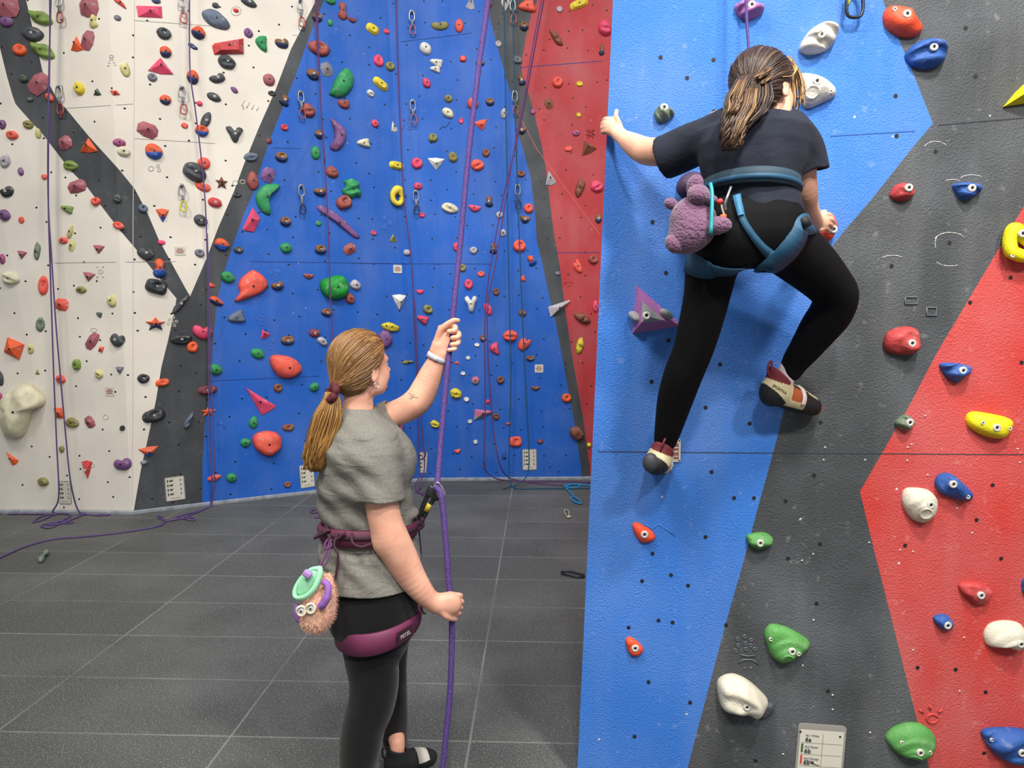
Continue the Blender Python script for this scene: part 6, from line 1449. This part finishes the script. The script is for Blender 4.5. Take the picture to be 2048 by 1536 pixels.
for ctr_, n_ in (([(K(1546,128,-.078), .008), (K(1532,142,-.098), .013), (K(1512,158,-.112), .010)], 16), ([(K(1552,140,-.075), .008), (K(1540,155,-.095), .012), (K(1526,168,-.11), .008)], 14),
                 ([(K(1486,160,-.12), .010), (K(1472,195,-.158), .018), (K(1466,228,-.172), .014)], 22), ([(K(1504,178,-.135), .016), (K(1498,212,-.162), .020), (K(1482,242,-.176), .017), (K(1468,290,-.178), .014)], 44)):
    g1, g2 = tail_paths(ctr_, n_, rng, .004, 10, .35); sm_ = strands(g1, [q*.75 for q in g2]); mk('highlight', sm_.v, sm_.f, H2c, cl)
f0_, f1_ = [], []
for _ in range(110):
    a = rng.uniform(-.02, .055); s0 = hc.w(.070+rng.uniform(-.015, .018), a, .088+rng.uniform(-.01, .01)); s1 = hc.w(.108+rng.uniform(-.006, .01), a*1.2, .045); s2_ = hc.w(.112+rng.uniform(-.008, .012), a*1.3, -.005+rng.uniform(-.02, .02)); s3 = hc.w(.106+rng.uniform(-.01, .012), a*1.25, -.05+rng.uniform(-.02, .03))
    if rng.random() < .5: f0_.append(smoothpath([s0, s1, s2_], 5))
    else: f0_.append(smoothpath([s0, s1, s2_, s3], 4))
    f1_.append(rng.uniform(.0016, .003))
for _ in range(60):
    a = rng.uniform(.02, .06); f0_.append(smoothpath([hc.w(.07, a, .085), hc.w(.055, .075+rng.uniform(0, .01), .045), hc.w(.02, .090, .012), hc.w(-.03, .088, .0)], 4)); f1_.append(rng.uniform(.0016, .003))
qa, qb = tail_paths([(K(1546,114,-.01), .016), (K(1564,118,-.005), .018), (K(1576,134,.0), .014), (K(1580,160,.0), .010), (K(1584,190,.0), .007), (K(1585,218,.0), .003)], 90, rng, .004, 12, 1.2, freq=1)
f0_ += qa; f1_ += [r_*.8 for r_ in qb]
sm_ = strands(f0_, f1_); mk('front_locks', sm_.v, sm_.f, H2b, cl)
# shoes
SUE = mat('cream_suede', (206, 192, 152), .8, var=.12, vs=20); ORL = mat('orange_lining', (176, 84, 44), .75); BUR = mat('burgundy_tab', (110, 36, 44), .7); STRP = mat('white_strap', (218, 206, 200), .6)
def rockshoe(heel, toe, up, parent, hs=1.15):
    V, Fq, a, y, z, W_, f, sd, up_ = shoe('s', parent, heel, toe, up, 0, 0, 0, hs, .56)
    mi = np.zeros(len(Fq), np.int32)
    mi[(z < .012) | (a > .60)] = 1
    mi[(a < .30) & (z < .050-.10*(a-.0))] = 1
    mi[(a > .34) & (a < .60) & (z > .030+.0*a) & (z > .075-.12*a+.0)] = 2
    mi[(z > .066) & (a < .24)] = 3
    mi[(a > .93)] = 4
    mi[(a > .66) & (a < .86) & (z > .036) & (np.abs(y) < .020)] = 0
    o = npmesh('climbing_shoe', [(V, Fq)], [SUE, RUB, ORL, BUR, mat('orange_toe', (206, 84, 44), .6)], parent); o.data.polygons.foreach_set('material_index', mi)
    mb = MB(); tube(mb, smoothpath([W_(.02, .0, .070), W_(-.05, .0, .09), W_(-.03, 0, .108), W_(.05, 0, .078)], 5), .004, 6, flat=.5); mk('pull_loop', mb.v, mb.f, BUR, o)
    for q in (-1, 1):
        mb = MB(); tube(mb, smoothpath([W_(.55, .036*q, .026), W_(.54, .035*q, .044), W_(.54, .020*q, .060), W_(.54, 0, .065)], 5), .009, 8, flat=.35, fn=sd*q); mk('velcro_strap', mb.v, mb.f, STRP, o)
    return o, W_, f, sd, up_
# raised right foot, toe on the wall to the right
o, W_, f, sd, up_ = rockshoe(K(1516, 806, .24), K(1630, 832, .33), (.22, -.15, 1), cl, 1.35)
V, Fc = textmesh('SPORTIVA', .013, 'CENTER', .0003)
cpos = Vector(K(1560, 778, .205)); X_ = Vector(K(1588, 800, .24))-Vector(K(1536, 768, .215)); X_.normalize(); N_ = Vector((0, -1, 0)); U_ = N_.cross(X_)
U_ = -U_ if U_.z < 0 else U_
so_bvh = BVHTree.FromPolygons([v.co.copy() for v in o.data.vertices], [tuple(p.vertices) for p in o.data.polygons])
VV2 = []
o0 = Vector(ORG[o.name])
for v in V:
    w_ = cpos+X_*v[0]+U_*(v[2]-.006); d_ = (w_-CAM).normalized(); h_ = so_bvh.ray_cast(CAM-o0, d_)
    VV2.append((h_[0]+o0-d_*.0012) if h_[0] is not None else w_)
mk('side_lettering', VV2, Fc, mat('brown_print', (96, 74, 66), .7), o, False)
S = Sdf(.003); S.chain([(K(1577, 738, .26), .031), (K(1567, 762, .27), .033), (K(1562, 782, .275), .030)], .01); V, Fq = S.build(); npmesh('sock', [(V, Fq)], mat('white_sock', (206, 196, 198), .85, bump=.3, bs=100), cl)
# lower left foot, seen from the heel, toe against the wall
o, W_, f, sd, up_ = rockshoe(K(1302, 948, .17), K(1318, 945, .385), (.25, -.35, 1), cl)
S = Sdf(.003); S.chain([(K(1330, 878, .22), .029), (K(1320, 908, .23), .027)], .01); V, Fq = S.build(); npmesh('sock', [(V, Fq)], MATS['white_sock'], cl)
S = Sdf(.0035); S.ell(K(1301, 925, .175), (.026, .020, .032), None, 0); V, Fq = S.build(); npmesh('heel_cup', [(V, Fq)], RUBG, o)
# harness
c = K(1500, 377); V, Fc = band(c[0], c[1], c[2], .130, .130, .044, (-.03, -.12), 0, th=.010, hfun=lambda t: .8+.25*max(0, math.sin(math.radians(-t))))
har = mk('harness', V, Fc, TEALD, cl)
V, Fc = band(c[0], c[1], c[2]-.006, .136, .136, .016, (-.03, -.12), th=.008); mk('belt_webbing', V, Fc, TEAL, har)
def ribbon(pts, w_, m, name, th=.003):
    """flat strap: pts with side directions"""
    V = []; Fc = []; n = len(pts)
    for i, (p, s_) in enumerate(pts):
        p = np.array(p); s_ = np.array(s_, float); t = np.array(pts[min(i+1, n-1)][0])-np.array(pts[max(i-1, 0)][0]); t /= np.linalg.norm(t)
        ww = w_[i] if isinstance(w_, (list, tuple)) else w_
        sd = np.cross(t, s_); sd /= np.linalg.norm(sd)
        for (a, b) in ((-1, 0), (-1, 1), (1, 1), (1, 0)): V.append(p+sd*a*ww/2+s_*b*th)
    for i in range(n-1):
        for k in range(4): Fc.append((i*4+k, (i+1)*4+k, (i+1)*4+(k+1) % 4, i*4+(k+1) % 4))
    Fc += [(3, 2, 1, 0), tuple(4*(n-1)+k for k in range(4))]
    return mk(name, V, Fc, m, har)
leg_bv = [o_ for o_ in cl.children if o_.name.startswith('leggings')][0]
lb = BVHTree.FromPolygons([v.co.copy() for v in leg_bv.data.vertices], [tuple(p.vertices) for p in leg_bv.data.polygons]); lo0 = Vector(ORG[leg_bv.name])
def onleg(x, y, off=.004):
    d = ray(x, y).normalized(); h_ = lb.ray_cast(CAM-lo0, d)
    if h_[0] is None: h_ = lb.find_nearest(Vector(K(x, y, -.06))-lo0)
    n_ = h_[1]; n_ = -n_ if n_.dot(d) > 0 else n_
    return h_[0]+lo0+n_*off, n_
def legstrap(px, w_, m, name, off=.004):
    dense = [tuple(p) for p in smoothpath([(a, b, 0) for a, b in px], 6)]
    pts = [onleg(a, b, off) for a, b, _ in dense]
    ww = np.interp(np.linspace(0, 1, len(dense)), np.linspace(0, 1, len(w_)), w_).tolist()
    ribbon([(np.array(p), np.array(n_)) for p, n_ in pts], ww, m, name)
legstrap([(1478, 410), (1485, 440), (1502, 468), (1522, 492), (1540, 508)], [.02, .019, .019, .022, .028], TEAL, 'leg_strap')
# leg loops as bands round the thighs
def thighband(pts_px, rad_, h_, m, axis):
    return None
def ringband(cen, ax, r1, r2, u, h_, name, m, th=.006, hf=None):
    ax = np.array(ax, float); ax /= np.linalg.norm(ax); u = np.array(u, float); u -= ax*u.dot(ax); u /= np.linalg.norm(u); v = np.cross(ax, u); V = []; n = 56
    for k in range(n):
        a = 2*math.pi*k/n; d = math.cos(a)*u*r1+math.sin(a)*v*r2; dn = d/np.linalg.norm(d); hh = h_*(hf(a) if hf else 1)
        for (o_, z_) in ((0, -.5), (th, -.45), (th*1.2, 0), (th, .45), (0, .5)): V.append(np.array(cen)+d+dn*o_+ax*z_*hh)
    Fc = [(k*5+i, ((k+1) % n)*5+i, ((k+1) % n)*5+(i+1) % 5, k*5+(i+1) % 5) for k in range(n) for i in range(5)]
    return mk(name, V, Fc, m, har)
legstrap([(1620, 452), (1604, 450), (1592, 476), (1572, 503), (1546, 527), (1522, 545)], [.055, .060, .070, .075, .075, .070], TEAL, 'leg_loop')
legstrap([(1376, 522), (1392, 530), (1420, 537), (1450, 541), (1478, 540)], [.065, .068, .068, .064, .055], TEAL, 'leg_loop')
mb = MB(); bp, bn = onleg(1603, 446, .012); box(mb, bp, (.022, .012, .030), Matrix.Rotation(-.5, 3, 'Y')); mk('buckle', mb.v, mb.f, SOCK, har)
legstrap([(1474, 395), (1477, 415), (1481, 433)], [.022, .020, .018], mat('light_teal_strap', (46, 112, 150), .6), 'strap_end', .010)
mb = MB(); tube(mb, smoothpath([K(1462,374,-.145), K(1456,390,-.16), K(1450,408,-.16), K(1452,420,-.15)], 5), .004, 6); mk('gear_carabiner', mb.v, mb.f, STEEL, har)
mb = MB(); tube(mb, smoothpath([K(1440,398,-.14), K(1444,415,-.15), K(1448,430,-.15)], 5), .003, 6); mk('brush_handle', mb.v, mb.f, mat('pale_cord', (196, 184, 170), .7), har)
mb = MB(); tube(mb, [K(1439,400,-.145), K(1441,407,-.148)], .009, 8); mk('red_tag', mb.v, mb.f, mat('bright_red', (206, 56, 60), .6), har)
mb = MB(); tube(mb, [K(1441,434,-.155), K(1452,433,-.155)], .007, 8); mk('orange_tag', mb.v, mb.f, mat('bright_orange', (226, 96, 48), .6), har)
# plush chalk bag
pl = empty('chalk_bag', K(1380, 505, -.1)); tag(pl, 'purple knitted plush animal chalk bag with teal rim on the climber\'s hip', 'chalk bag')
PLU = mat('purple_plush', (112, 76, 104), .95, var=.12, vs=40, sheen=.4); nt = PLU.node_tree; N = nt.nodes; L = nt.links
tc = N.new('ShaderNodeTexCoord'); vv = N.new('ShaderNodeTexVoronoi'); vv.inputs['Scale'].default_value = 130; L.new(tc.outputs['Object'], vv.inputs['Vector']); bb = N.new('ShaderNodeBump'); bb.inputs['Strength'].default_value = .9; bb.inputs['Distance'].default_value = .004; bb.invert = True
L.new(vv.outputs['Distance'], bb.inputs['Height']); L.new(bb.outputs[0], N['Principled BSDF'].inputs['Normal'])
def pp_(x, y, d): return K(x, y, d)
S = Sdf(.0035)
S.ell(pp_(1386, 444, -.09), (.066, .055, .072), None, 0); S.ell(pp_(1362, 478, -.09), (.038, .04, .036), None, .02); S.ell(pp_(1372, 486, -.10), (.040, .035, .030), None, .02)
S.ell(pp_(1392, 462, -.12), (.045, .035, .042), None, .03)
V, Fq = S.build(); npmesh('plush_body', [(V, Fq)], PLU, pl)
def lobe(nm_, *els, mm=PLU, k=.012):
    S = Sdf(.003)
    for (x, y, d, r) in els: S.ell(pp_(x, y, d), r, None, k)
    V, Fq = S.build(); return npmesh(nm_, [(V, Fq)], mm, pl)
lobe('snout', (1398, 392, -.13, (.030, .030, .024)), (1396, 386, -.12, (.028, .028, .024)))
lobe('ear', (1393, 366, -.10, (.020, .016, .024)), (1387, 378, -.095, (.020, .014, .028)))
lobe('ear', (1340, 406, -.06, (.017, .014, .015)), (1346, 410, -.06, (.014, .012, .012)))
lobe('paw', (1442, 450, -.155, (.030, .020, .022)), (1430, 452, -.15, (.026, .020, .024)))
lobe('paw', (1352, 490, -.11, (.026, .024, .024)), (1344, 482, -.105, (.020, .020, .018)))
lobe('paw', (1422, 398, -.135, (.018, .012, .012)), (1414, 399, -.13, (.014, .012, .012)))
mb = MB(); tube(mb, smoothpath([K(1421,368,-.125), K(1424,385,-.14), K(1424,410,-.155), K(1423,440,-.165), K(1421,466,-.16), K(1417,440,-.05), K(1418,400,-.04)], 6), .0055, 8, flat=1.3); mk('rim', mb.v, mb.f, mat('teal_rim', (38, 150, 160), .6), pl)
